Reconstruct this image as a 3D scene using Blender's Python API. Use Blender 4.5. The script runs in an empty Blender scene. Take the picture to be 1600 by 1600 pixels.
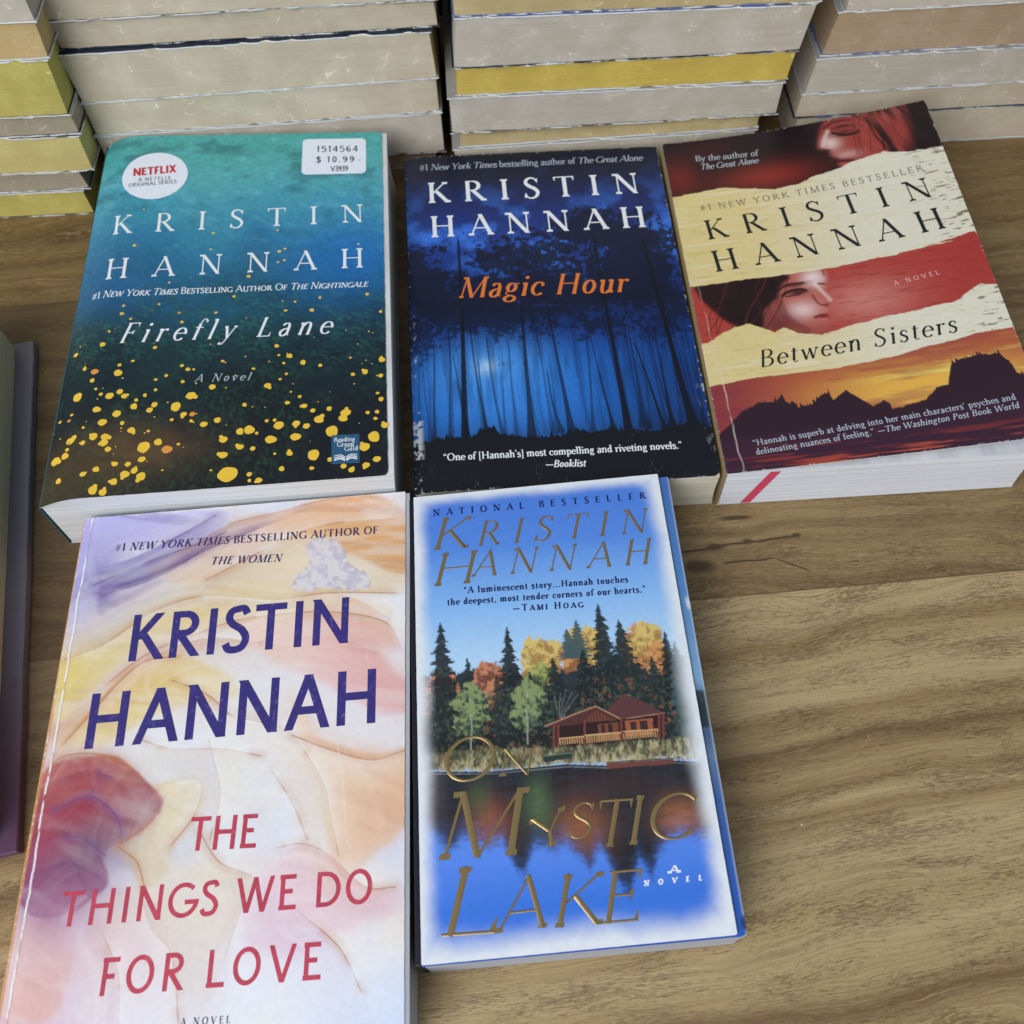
import bpy, math, random
import numpy as np
from mathutils import Vector, Matrix

SC = bpy.context.scene
COL = SC.collection
MM = 0.001
# ------------------------------------------------------------------ camera
cam = bpy.data.cameras.new('camera'); cam_o = bpy.data.objects.new('camera', cam); COL.objects.link(cam_o)
F_PX, TILT, ROLL, HEIGHT = 1501.2, 0.5163240, -0.0483284, 366.895
cam.sensor_fit = 'HORIZONTAL'; cam.sensor_width = 24.0; cam.lens = 24.0*F_PX/1600
cam.clip_start = .01; cam.clip_end = 50
cr, srr = math.cos(ROLL), math.sin(ROLL)
right = Vector((1, 0, 0)); fwd = Vector((0, math.sin(TILT), -math.cos(TILT))); up = right.cross(fwd)
ax = cr*right+srr*up; ay = -srr*right+cr*up
cam_o.matrix_world = Matrix(((ax.x, ay.x, -fwd.x, 0), (ax.y, ay.y, -fwd.y, 0), (ax.z, ay.z, -fwd.z, HEIGHT*MM), (0, 0, 0, 1)))
cam.dof.use_dof = True; cam.dof.focus_distance = .375; cam.dof.aperture_fstop = 11.0
SC.camera = cam_o
# ------------------------------------------------------------------ world, lamps, exposure
W = bpy.data.worlds.new('World'); SC.world = W; W.use_nodes = True
W.node_tree.nodes['Background'].inputs[0].default_value = (.82, .91, 1, 1)
W.node_tree.nodes['Background'].inputs[1].default_value = .36
def area(name, loc, aim, size, power, color):
    l = bpy.data.lights.new(name, 'AREA'); l.shape = 'RECTANGLE'; l.size, l.size_y = size; l.energy = power; l.color = color
    o = bpy.data.objects.new(name, l); COL.objects.link(o); o.location = loc
    o.rotation_euler = (Vector(aim)-Vector(loc)).to_track_quat('-Z', 'Y').to_euler(); return o
area('window_light', (-.95, -1.1, 1.4), (.05, .2, 0), (1.5, 1.5), 49, (.95, .975, 1))
SC.view_settings.view_transform = 'Standard'; SC.view_settings.look = 'None'; SC.view_settings.exposure = 0; SC.view_settings.gamma = 1
SC.cycles.use_denoising = True
SC.cycles.max_bounces = 6

# ------------------------------------------------------------------ numpy helpers
def lin(c):
    c = np.asarray(c, float)/255.; return np.where(c <= .04045, c/12.92, ((c+.055)/1.055)**2.4)
def vnoise(x, y, seed=0):
    xi = np.floor(x).astype(np.int64); yi = np.floor(y).astype(np.int64); fx = x-xi; fy = y-yi
    fx = fx*fx*(3-2*fx); fy = fy*fy*(3-2*fy)
    def h(a, b):
        n = (a*374761393+b*668265263+seed*1274126177) & 0xffffffff; n = ((n ^ (n >> 13))*1274126177) & 0xffffffff
        n = ((n ^ (n >> 16))*2246822519) & 0xffffffff
        return ((n ^ (n >> 15)) & 0xffff)/65535.
    return (h(xi, yi)*(1-fx)+h(xi+1, yi)*fx)*(1-fy)+(h(xi, yi+1)*(1-fx)+h(xi+1, yi+1)*fx)*fy
def fbm(x, y, seed=0, o=4):
    s = 0; a = .5; t = 0
    for i in range(o): s = s+a*vnoise(x*2**i+i*17.3, y*2**i-i*9.1, seed+i); t += a; a *= .55
    return s/t
def ss(a, b, x): t = np.clip((x-a)/(b-a), 0, 1); return t*t*(3-2*t)
def mix(a, b, m):
    m = np.clip(m, 0, 1)
    return a+(np.asarray(b, float)-a)*m[..., None]
def inside(poly, U, V):
    r = np.zeros(U.shape, bool); n = len(poly)
    for i in range(n):
        x0, y0 = poly[i]; x1, y1 = poly[(i+1) % n]
        if y0 == y1: continue
        c = ((y0 > V) != (y1 > V)) & (U < (x1-x0)*(V-y0)/(y1-y0)+x0); r ^= c
    return r
def blur(m, r):
    m = m.astype(float)
    for _ in range(2):
        for ax_ in (0, 1):
            k = max(1, int(r)); c = np.cumsum(np.pad(m, [(k+1, k) if i == ax_ else (0, 0) for i in (0, 1)], mode='edge'), axis=ax_)
            n = m.shape[ax_]
            m = (np.take(c, np.arange(2*k+1, 2*k+1+n), ax_)-np.take(c, np.arange(0, n), ax_))/(2*k+1)
    return m
def linedist(pts, U, V):
    d = np.full(U.shape, 1e9); pts = np.asarray(pts, float)
    for a, b in zip(pts[:-1], pts[1:]):
        ab = b-a; t = np.clip(((U-a[0])*ab[0]+(V-a[1])*ab[1])/(ab@ab+1e-9), 0, 1)
        d = np.minimum(d, np.hypot(U-a[0]-t*ab[0], V-a[1]-t*ab[1]))
    return d
def curve(pts, n=6): return catmull(pts, n)
# ------------------------------------------------------------------ lettering
# Each letter is a handful of pen strokes in units of the cap height.
#  v x y0 y1 [w]      thick upright       l x0 y0 x1 y1 w  line (T thick, t thin, M middle)
#  e cx cy rx ry a0 a1  part of an ellipse drawn with a broad pen
#  c w pts...          smooth curve, w = 'p' broad pen, 'S' thick in the middle, 'T'/'t' constant
#  s x y half up       serif (up=1 at a foot, -1 at a head)    d x y r  dot
#  k x y dy            little vertical beak at the end of an arm
G = {
'A': (.86, 'l .10 0 .45 1 t;l .43 1 .78 0 T;l .22 .34 .66 .34 t;s .10 0 .10 1;s .77 0 .12 1'),
'B': (.70, 'v .17 0 1;l .1 1 .38 1 t;e .36 .765 .20 .235 90 -90;l .17 .53 .4 .53 t;e .38 .265 .24 .265 90 -90;l .1 0 .4 0 t'),
'C': (.80, 'e .48 .5 .40 .50 45 318;k .77 .93 -.2;k .79 .12 .12'),
'D': (.84, 'v .17 0 1;l .1 1 .40 1 t;e .38 .5 .38 .5 90 -90;l .1 0 .40 0 t'),
'E': (.66, 'v .17 0 1;l .08 .98 .57 .98 t;l .17 .52 .48 .52 t;l .08 .02 .6 .02 t;k .57 1 -.19;k .60 0 .2;k .48 .62 -.2'),
'F': (.62, 'v .17 0 1;l .08 .98 .57 .98 t;l .17 .50 .46 .50 t;k .57 1 -.19;k .46 .61 -.2;s .17 0 .12 1'),
'G': (.86, 'e .48 .5 .40 .50 48 300;k .76 .93 -.2;v .76 .04 .42;s .76 .42 .12 -1;c t .58 .02 .68 .03 .76 .08'),
'H': (.92, 'v .18 0 1;v .74 0 1;l .18 .52 .74 .52 t;s .18 0 .12 1;s .18 1 .12 -1;s .74 0 .12 1;s .74 1 .12 -1'),
'I': (.38, 'v .19 0 1;s .19 0 .13 1;s .19 1 .13 -1'),
'J': (.44, 'v .24 .15 1;c t .24 .15 .2 -.02 .06 -.06;s .24 1 .13 -1'),
'K': (.82, 'v .18 0 1;l .66 1 .22 .45 t;l .34 .57 .74 0 T;s .18 0 .12 1;s .18 1 .12 -1;s .65 1 .1 -1;s .74 0 .11 1'),
'L': (.64, 'v .17 0 1;l .08 .02 .60 .02 t;k .60 0 .22;s .17 1 .12 -1'),
'M': (1.06, 'l .14 0 .18 1 t;l .17 1 .53 0 T;l .53 0 .87 1 t;l .87 1 .92 0 T;s .14 0 .10 1;s .92 0 .12 1;s .13 1 .07 -1;s .92 1 .07 -1'),
'N': (.92, 'l .17 0 .17 1 t;l .15 1 .76 0 T;l .76 0 .76 1 t;s .17 0 .11 1;s .76 1 .11 -1;s .10 1 .08 -1'),
'O': (.94, 'e .47 .5 .40 .51 0 360'),
'P': (.66, 'v .17 0 1;l .1 1 .36 1 t;e .34 .74 .23 .26 90 -90;l .17 .48 .36 .48 t;s .17 0 .13 1'),
'R': (.80, 'v .17 0 1;l .1 1 .36 1 t;e .34 .75 .22 .25 90 -90;l .17 .5 .38 .5 t;l .36 .5 .72 0 T;s .17 0 .12 1;s .72 0 .09 1'),
'S': (.62, 'c S .50 .80 .42 .95 .29 1 .15 .92 .11 .75 .22 .60 .40 .46 .50 .30 .45 .10 .29 0 .14 .05 .08 .22;k .51 .97 -.22;k .08 .02 .24'),
'T': (.76, 'v .38 0 1;l .05 .98 .71 .98 t;k .05 1 -.2;k .71 1 -.2;s .38 0 .13 1'),
'U': (.88, 'v .18 .3 1;c p .18 .3 .22 .08 .42 -.01 .62 .06 .70 .3;l .70 .3 .70 1 t;s .18 1 .12 -1;s .70 1 .10 -1'),
'V': (.86, 'l .10 1 .45 0 T;l .45 0 .77 1 t;s .10 1 .12 -1;s .77 1 .10 -1'),
'W': (1.2, 'l .10 1 .38 0 T;l .38 0 .62 1 t;l .60 1 .86 0 T;l .86 0 1.12 1 t;s .10 1 .11 -1;s .61 1 .11 -1;s 1.12 1 .08 -1'),
'X': (.82, 'l .12 1 .70 0 T;l .68 1 .12 0 t;s .12 1 .1 -1;s .68 1 .09 -1;s .12 0 .09 1;s .70 0 .1 1'),
'Y': (.80, 'l .08 1 .40 .45 T;l .40 .45 .70 1 t;v .40 0 .48;s .08 1 .1 -1;s .70 1 .09 -1;s .40 0 .12 1'),
'Z': (.7, 'l .1 .98 .6 .98 t;l .58 1 .1 0 T;l .1 .02 .62 .02 t;k .1 1 -.2;k .62 0 .2'),
'a': (.50, 'v .37 .06 .45;c p .37 .42 .33 .60 .20 .64 .09 .54;c p .37 .38 .20 .34 .08 .20 .13 .03 .25 0 .37 .12;l .37 .06 .46 .02 t'),
'b': (.58, 'v .14 .05 1.02;e .31 .32 .21 .33 0 360;s .10 1.02 .07 -1'),
'c': (.48, 'e .28 .32 .21 .33 50 315;d .42 .5 .055'),
'd': (.60, 'v .43 .02 1.02;e .27 .32 .20 .33 0 360;s .39 1.02 .07 -1;s .48 .01 .07 1'),
'e': (.50, 'e .27 .32 .21 .33 0 318;l .08 .36 .46 .36 t'),
'f': (.36, 'v .16 0 .80;c t .16 .78 .20 .98 .32 1.04 .40 .95;l .03 .62 .34 .62 t;s .16 0 .12 1;d .39 .93 .05'),
'g': (.54, 'e .25 .42 .17 .22 0 360;e .26 -.12 .21 .16 0 360;c t .14 .26 .08 .14 .2 .05 .34 .03;l .36 .56 .5 .62 t'),
'h': (.62, 'v .14 0 1.02;c p .14 .44 .28 .63 .42 .60 .47 .42;v .47 0 .45;s .14 0 .11 1;s .47 0 .11 1;s .10 1.02 .07 -1'),
'i': (.30, 'v .15 0 .63;s .15 0 .12 1;s .11 .63 .07 -1;d .15 .88 .075'),
'j': (.3, 'v .15 -.15 .63;c t .15 -.15 .1 -.28 -.02 -.27;d .15 .88 .075'),
'k': (.60, 'v .14 0 1.02;l .46 .62 .18 .28 t;l .26 .38 .52 0 T;s .14 0 .11 1;s .52 0 .09 1;s .10 1.02 .07 -1;s .46 .62 .08 -1'),
'l': (.30, 'v .15 0 1.02;s .15 0 .12 1;s .11 1.02 .07 -1'),
'm': (.92, 'v .14 0 .63;c p .14 .44 .27 .63 .40 .60 .45 .42;v .45 0 .45;c p .45 .44 .58 .63 .71 .60 .76 .42;v .76 0 .45;s .14 0 .1 1;s .45 0 .1 1;s .76 0 .1 1;s .10 .63 .07 -1'),
'n': (.62, 'v .14 0 .63;c p .14 .44 .28 .63 .42 .60 .47 .42;v .47 0 .45;s .14 0 .11 1;s .47 0 .11 1;s .10 .63 .07 -1'),
'o': (.54, 'e .27 .32 .21 .33 0 360'),
'p': (.58, 'v .14 -.32 .63;e .31 .32 .21 .33 0 360;s .14 -.32 .12 1;s .10 .63 .07 -1'),
'q': (.58, 'v .43 -.32 .6;e .27 .32 .20 .33 0 360;s .43 -.32 .12 1'),
'r': (.42, 'v .14 0 .63;c t .14 .42 .24 .58 .36 .61;d .36 .57 .06;s .14 0 .11 1;s .10 .63 .07 -1'),
's': (.42, 'c S .34 .50 .28 .62 .18 .64 .09 .56 .10 .43 .22 .34 .33 .25 .34 .10 .26 0 .14 0 .07 .12;k .35 .61 -.15;k .06 0 .15'),
't': (.36, 'v .16 .08 .80;c t .16 .1 .19 .01 .28 0 .34 .06;l .03 .62 .33 .62 t'),
'u': (.62, 'v .15 .16 .63;c p .15 .2 .20 .02 .34 .0 .47 .16;v .47 0 .63;s .11 .63 .07 -1;s .43 .63 .07 -1;s .51 0 .06 1'),
'v': (.56, 'l .08 .63 .29 0 T;l .29 0 .47 .63 t;s .08 .63 .09 -1;s .47 .63 .08 -1'),
'w': (.80, 'l .08 .63 .25 0 T;l .25 0 .41 .63 t;l .40 .63 .57 0 T;l .57 0 .72 .63 t;s .08 .63 .08 -1;s .41 .63 .07 -1;s .72 .63 .07 -1'),
'x': (.54, 'l .09 .63 .46 0 T;l .44 .63 .08 0 t'),
'y': (.56, 'l .08 .63 .29 .02 T;c t .47 .63 .29 .02 .18 -.26 .05 -.28;s .08 .63 .09 -1;s .47 .63 .08 -1;d .06 -.25 .06'),
'z': (.5, 'l .08 .61 .42 .61 t;l .4 .63 .08 0 T;l .08 .02 .44 .02 t'),
'0': (.6, 'e .3 .5 .22 .51 0 360'), '1': (.42, 'v .24 0 1;l .08 .84 .24 1 t;s .24 0 .13 1'),
'2': (.6, 'c p .1 .74 .16 .95 .32 1 .48 .88 .46 .62 .1 .04;l .08 .03 .52 .03 M'),
'3': (.58, 'c p .1 .86 .24 1 .42 .94 .44 .7 .24 .54 .46 .42 .48 .16 .3 0 .08 .1'),
'4': (.6, 'v .40 0 1;l .40 1 .06 .3 t;l .05 .28 .54 .28 t'),
'5': (.58, 'l .14 .97 .48 .97 M;l .14 1 .12 .55 t;c p .12 .54 .3 .62 .48 .48 .46 .16 .28 0 .08 .08'),
'6': (.6, 'e .3 .3 .21 .31 0 360;c p .44 .96 .2 .84 .09 .5 .1 .3'),
'9': (.6, 'e .3 .69 .21 .31 0 360;c p .51 .7 .5 .4 .36 .12 .14 .02'),
'$': (.6, 'c S .48 .78 .42 .92 .29 .96 .15 .88 .11 .73 .22 .60 .40 .46 .49 .30 .44 .12 .29 .04 .14 .08 .08 .22;l .29 -.1 .29 1.1 t'),
'#': (.66, 'l .16 .02 .30 .95 t;l .38 .02 .52 .95 t;l .08 .62 .62 .62 t;l .05 .34 .58 .34 t'),
'.': (.26, 'd .13 .05 .075'), ',': (.26, 'd .13 .06 .075;l .17 .05 .09 -.16 t'),
"’": (.24, 'd .12 .93 .075;l .16 .92 .08 .72 t'),
'“': (.42, 'd .12 .76 .07;l .08 .78 .16 .98 t;d .3 .76 .07;l .26 .78 .34 .98 t'),
'”': (.42, 'd .12 .93 .07;l .16 .92 .08 .72 t;d .3 .93 .07;l .34 .92 .26 .72 t'),
'[': (.32, 'l .12 -.2 .12 1.02 M;l .12 1.02 .26 1.02 t;l .12 -.2 .26 -.2 t'),
']': (.32, 'l .2 -.2 .2 1.02 M;l .06 1.02 .2 1.02 t;l .06 -.2 .2 -.2 t'),
'—': (.95, 'l .03 .34 .92 .34 M'), '-': (.4, 'l .06 .32 .34 .32 M'), ' ': (.30, ''),
}

G_SANS = {'G': (.90, 'e .48 .5 .40 .50 46 352;l .52 .44 .94 .44 t'), 'S': (.60, 'c T .50 .82 .43 .94 .30 .94 .17 .90 .12 .76 .20 .62 .40 .48 .50 .30 .44 .12 .30 .06 .15 .08 .08 .20'),
          'R': (.74, 'v .17 0 1;l .17 1 .36 1 t;e .36 .72 .22 .28 90 -90;l .17 .44 .36 .44 t;l .30 .46 .64 0 T'), 'D': (.84, 'v .17 0 1;l .17 1 .40 1 t;e .38 .5 .38 .5 90 -90;l .17 0 .40 0 t'), 'P': (.66, 'v .17 0 1;l .17 1 .36 1 t;e .34 .72 .23 .28 90 -90;l .17 .44 .36 .44 t')}
def catmull(p, n=7):
    p = np.asarray(p, float); q = np.vstack([2*p[0]-p[1], p, 2*p[-1]-p[-2]]); out = []
    for i in range(1, len(q)-2):
        for k in range(n):
            t = k/n; a, b, c, d = q[i-1:i+3]
            out.append(.5*((2*b)+(c-a)*t+(2*a-5*b+4*c-d)*t*t+(3*b-a-3*c+d)*t**3))
    out.append(p[-1]); return np.array(out)

def strokes(ch, T, t, serif):
    """centre lines with half-widths, and closed outlines, of one letter"""
    adv, spec = (G_SANS.get(ch) if not serif else None) or G.get(ch, G['-']); lines = []; polys = []; M = (T+t)/2
    if not serif:
        t = max(t, T*.9) if serif is False else t
    wd = {'T': T, 't': t, 'M': M}
    for item in spec.split(';'):
        f = item.split()
        if not f: continue
        k = f[0]
        if k == 'v':
            x, y0, y1 = map(float, f[1:4]); lines.append((np.array([[x, y0], [x, y1]]), np.array([T, T])/2))
        elif k == 'l':
            x0, y0, x1, y1 = map(float, f[1:5]); w = wd[f[5]]
            if y0 == y1:      # level strokes sit inside the letter's height
                y0 = y1 = 1-w/2 if y0 > .95 else (w/2 if y0 < .05 and y0 >= 0 else (y0+w/2 if ch in 'PR' else y0))
            a, b = np.array([x0, y0]), np.array([x1, y1])
            lines.append((np.array([a, b]), np.array([w, w])/2, abs(y1-y0) > .2 and abs(x1-x0) > .02))
        elif k in 'ec':
            if k == 'e':
                cx, cy, rx, ry, a0, a1 = map(float, f[1:7]); full = abs(a1-a0) > 359
                a = np.radians(np.linspace(a0, a1, 29 if abs(a1-a0) > 200 else 15))
                rx -= t/2 if full else 0; ry -= t/2
                P = np.stack([cx+rx*np.cos(a), cy+ry*np.sin(a)], -1); mode = 'p'
            else:
                mode = f[1]; P = catmull(np.array(list(map(float, f[2:]))).reshape(-1, 2))
            d = np.gradient(P, axis=0); d /= np.hypot(d[:, 0], d[:, 1])[:, None]+1e-9
            if mode == 'p': w = t+(T-t)*np.abs(d[:, 1])**1.3
            elif mode == 'S': w = t+(T*1.05-t)*np.sin(np.linspace(0, math.pi, len(P)))**2
            else: w = np.full(len(P), wd[mode])
            lines.append((P, w/2))
        elif k == 's' and serif:
            x, y, h, up = map(float, f[1:5]); e = t*.75; b = t*2.0; h = max(h*serif, T*.5+.015)
            polys.append(np.array([[x-h, y], [x+h, y], [x+h, y+up*e], [x+T*.55, y+up*b], [x-T*.55, y+up*b], [x-h, y+up*e]])[::int(up)])
        elif k == 'k' and serif:
            x, y, dy = map(float, f[1:4])
            polys.append(np.array([[x-t*.5, y], [x+t*.45, y], [x+t*.15, y+dy*.5], [x+t*.2, y+dy], [x-t*.25, y+dy], [x-t*1.1, y+dy*.25]]) if dy > 0 else np.array([[x-t*.5, y], [x-t*1.1, y+dy*.25], [x-t*.25, y+dy], [x+t*.2, y+dy], [x+t*.15, y+dy*.5], [x+t*.45, y]]))
        elif k == 'd':
            x, y, r = map(float, f[1:4]); a = np.linspace(0, 2*math.pi, 13)[:-1]
            r = max(r, T*.5)
            polys.append(np.stack([x+r*np.cos(a), y+r*np.sin(a)], -1))
    return adv, lines, polys

class Ink:
    """collects flat (or ridged) lettering in cover millimetres: u right, v down, h up"""
    def __init__(s): s.v = []; s.f = []; s.m = []; s.n = 0; s.k = 0; s.base = .05
    def add(s, uvh, faces, mat):
        uvh = np.asarray(uvh, float); s.v.append(uvh); s.f += [tuple(i+s.n for i in f) for f in faces]; s.m += [mat]*len(faces); s.n += len(uvh)
    def poly(s, uv, mat, h=.05):
        uv = np.asarray(uv, float); x, y = uv[:, 0], uv[:, 1]
        if (x*np.roll(y, -1)-y*np.roll(x, -1)).sum() > 0: uv = uv[::-1]     # v runs down: keep the face up
        s.k += 1
        s.add(np.column_stack([uv, np.full(len(uv), h+.0035*(s.k % 12))]), [tuple(range(len(uv)))], mat)
    def strip(s, P, w, mat, h=.05, ridge=0., cut=1.2):
        Q = [P[0]]; W = [w[0]]
        for i in range(1, len(P)):
            L = np.hypot(*(P[i]-P[i-1])); n = max(1, int(L/cut))
            for j in range(1, n+1): Q.append(P[i-1]+(P[i]-P[i-1])*j/n); W.append(w[i-1]+(w[i]-w[i-1])*j/n)
        P = np.array(Q); w = np.array(W)
        d = np.gradient(P, axis=0); d /= np.hypot(d[:, 0], d[:, 1])[:, None]+1e-9
        nrm = np.stack([d[:, 1], -d[:, 0]], -1); a = P+nrm*w[:, None]; b = P-nrm*w[:, None]; n = len(P); s.k += 1
        h = h+.0035*(s.k % 12)
        if ridge:
            r = np.minimum(ridge, w*.55)
            V = np.vstack([np.column_stack([a, np.full(n, h)]), np.column_stack([P, h+r]), np.column_stack([b, np.full(n, h)])])
            F = [(i, i+n, i+n+1, i+1) for i in range(n-1)]+[(i+n, i+2*n, i+2*n+1, i+n+1) for i in range(n-1)]
        else:
            V = np.vstack([np.column_stack([a, np.full(n, h)]), np.column_stack([b, np.full(n, h)])])
            F = [(i, i+n, i+n+1, i+1) for i in range(n-1)]
        s.add(V, F, mat)
    def text(s, txt, sty, u0, v0, u1, v1, cap, mat=None, exact=False):
        st = STY[sty]; T, t, serif, slant, m, sc, xw = st[:7]; m = m if mat is None else mat
        ridge = st[7] if len(st) > 7 else 0
        items = []; ital = False
        for ch in txt:
            if ch == '|': ital = not ital; continue
            items.append((ch, ital))
        glyphs = []; prev = ' '
        for ch, it in items:
            k = 1.
            if sc and ch.isupper() and (prev.isupper() or prev == "’"): k = sc
            g = strokes(ch, T/k, t/k, serif); glyphs.append((g, k, it or slant > 0, ch)); prev = ch
        sl = slant if slant > 0 else .22
        nat = sum(g[0]*k*xw for g, k, _, _ in glyphs)*cap; L = math.hypot(u1-u0, v1-v0); inkL = L+.14*cap
        n = max(1, len(glyphs)-1); gap = (inkL-nat)/n; fx = 1.
        if len(glyphs) == 1: fx = inkL/nat; gap = 0
        elif gap < -.03*cap or exact: fx = inkL/nat; gap = 0
        d = np.array([u1-u0, v1-v0])/L; up = np.array([d[1], -d[0]]); pos = -.07*cap
        for g, k, it, ch in glyphs:
            adv, lines, polys = g
            if ch == ' ' : pos += adv*k*xw*fx*cap+gap; continue
            def M(P):
                P = np.asarray(P); x = P[:, 0]*k*xw*fx*cap+pos+(P[:, 1]*k*cap*sl if it else 0)-(.03*cap if it else 0); y = P[:, 1]*k*cap
                return np.array([u0, v0])+x[:, None]*d+y[:, None]*up
            for ln in lines:
                P, w = ln[0], ln[1]; P2 = M(P)
                if len(ln) > 2 and ln[2] and len(P2) == 2 and serif is not None:
                    # slanting stem: cut its ends level instead of square to the stroke
                    D = P2[1]-P2[0]; c = abs((D@up)/np.hypot(*D)); hw = w[0]*k*cap/max(c, .35)
                    N = 4; tt = np.linspace(0, 1, N)[:, None]; C = P2[0]*(1-tt)+P2[1]*tt; s.k += 1; h = s.base+.0035*(s.k % 12)
                    A = C+d*hw; B = C-d*hw
                    if D@up < 0: A, B = B, A
                    if ridge:
                        V = np.vstack([np.column_stack([A, np.full(N, h)]), np.column_stack([C, np.full(N, h+min(ridge, hw*.55))]), np.column_stack([B, np.full(N, h)])])
                        s.add(V, [(i, i+N, i+N+1, i+1)[::-1] for i in range(N-1)][::1]+[(i+N, i+2*N, i+2*N+1, i+N+1)[::-1] for i in range(N-1)], m)
                    else:
                        s.add(np.vstack([np.column_stack([A, np.full(N, h)]), np.column_stack([B, np.full(N, h)])]), [(i, i+1, i+N+1, i+N) for i in range(N-1)], m)
                else:
                    s.strip(P2, w*k*cap, m, h=s.base, ridge=ridge)
            for P in polys: s.poly(M(P), m, h=s.base)
            pos += adv*k*xw*fx*cap+gap
# style: thick, thin, serif size, slant, ink, small-cap factor, width factor, ridge
STY = {
'fl': (.115, .045, 1, 0, 'white', 0, 1.0), 'flsc': (.125, .07, .7, 0, 'white', .78, 1.0), 'flit': (.105, .045, .6, .28, 'white', 0, .95), 'flit2': (.12, .06, .7, .28, 'pale', 0, 1.0),
'mgs': (.115, .06, .6, 0, 'pale', 0, 1.0), 'mg': (.14, .05, 1, 0, 'white', 0, 1.0), 'mgit': (.13, .045, .7, .24, 'orange', 0, 1.0), 'mgq': (.165, .075, .8, 0, 'white', 0, 1.05), 'mgqi': (.17, .08, .8, .22, 'white', 0, 1.0),
'sss': (.12, .06, .6, 0, 'pale', 0, 1.), 'sssi': (.12, .06, .6, .22, 'pale', 0, 1.), 'ssg': (.12, .075, .7, 0, 'grey', 0, 1.), 'ss': (.125, .045, 1, 0, 'green_black', 0, 1.),
'ssn': (.14, .08, .8, 0, 'pink', 0, 1.), 'ssit': (.115, .045, .7, .24, 'green_black', 0, 1.), 'ssq': (.145, .07, .8, 0, 'pale', 0, 1.05),
'ths': (.19, .06, .9, 0, 'plum', 0, 1.), 'thsi': (.19, .06, .9, .22, 'plum', 0, 1.), 'ths2': (.17, .06, .9, 0, 'plum', 0, 1.), 'thk': (.15, .145, 0, 0, 'navy', 0, .95), 'thr': (.135, .13, 0, 0, 'rose', 0, 1.0),
'myn': (.20, .08, 1, 0, 'navy_dark', 0, 1.), 'gold': (.105, .045, .55, .26, 'gold', 0, 1.1, .35), 'gold2': (.10, .05, .8, .16, 'gold', 0, 1.1, .35), 'goldy': (.13, .07, .8, .26, 'gold', 0, 1.1, .35), 'myq': (.205, .09, .9, 0, 'navy_dark', .8, 1.), 'myw': (.30, .16, .7, .2, 'white', 0, 1.),
'pale_small': (.13, .09, .5, 0, 'white', 0, 1.),
'sansb': (.20, .19, 0, 0, 'red', 0, .8), 'sans': (.115, .115, 0, 0, 'black', 0, .9), 'mono': (.135, .11, 0, 0, 'black', 0, 1.1),
}
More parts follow.
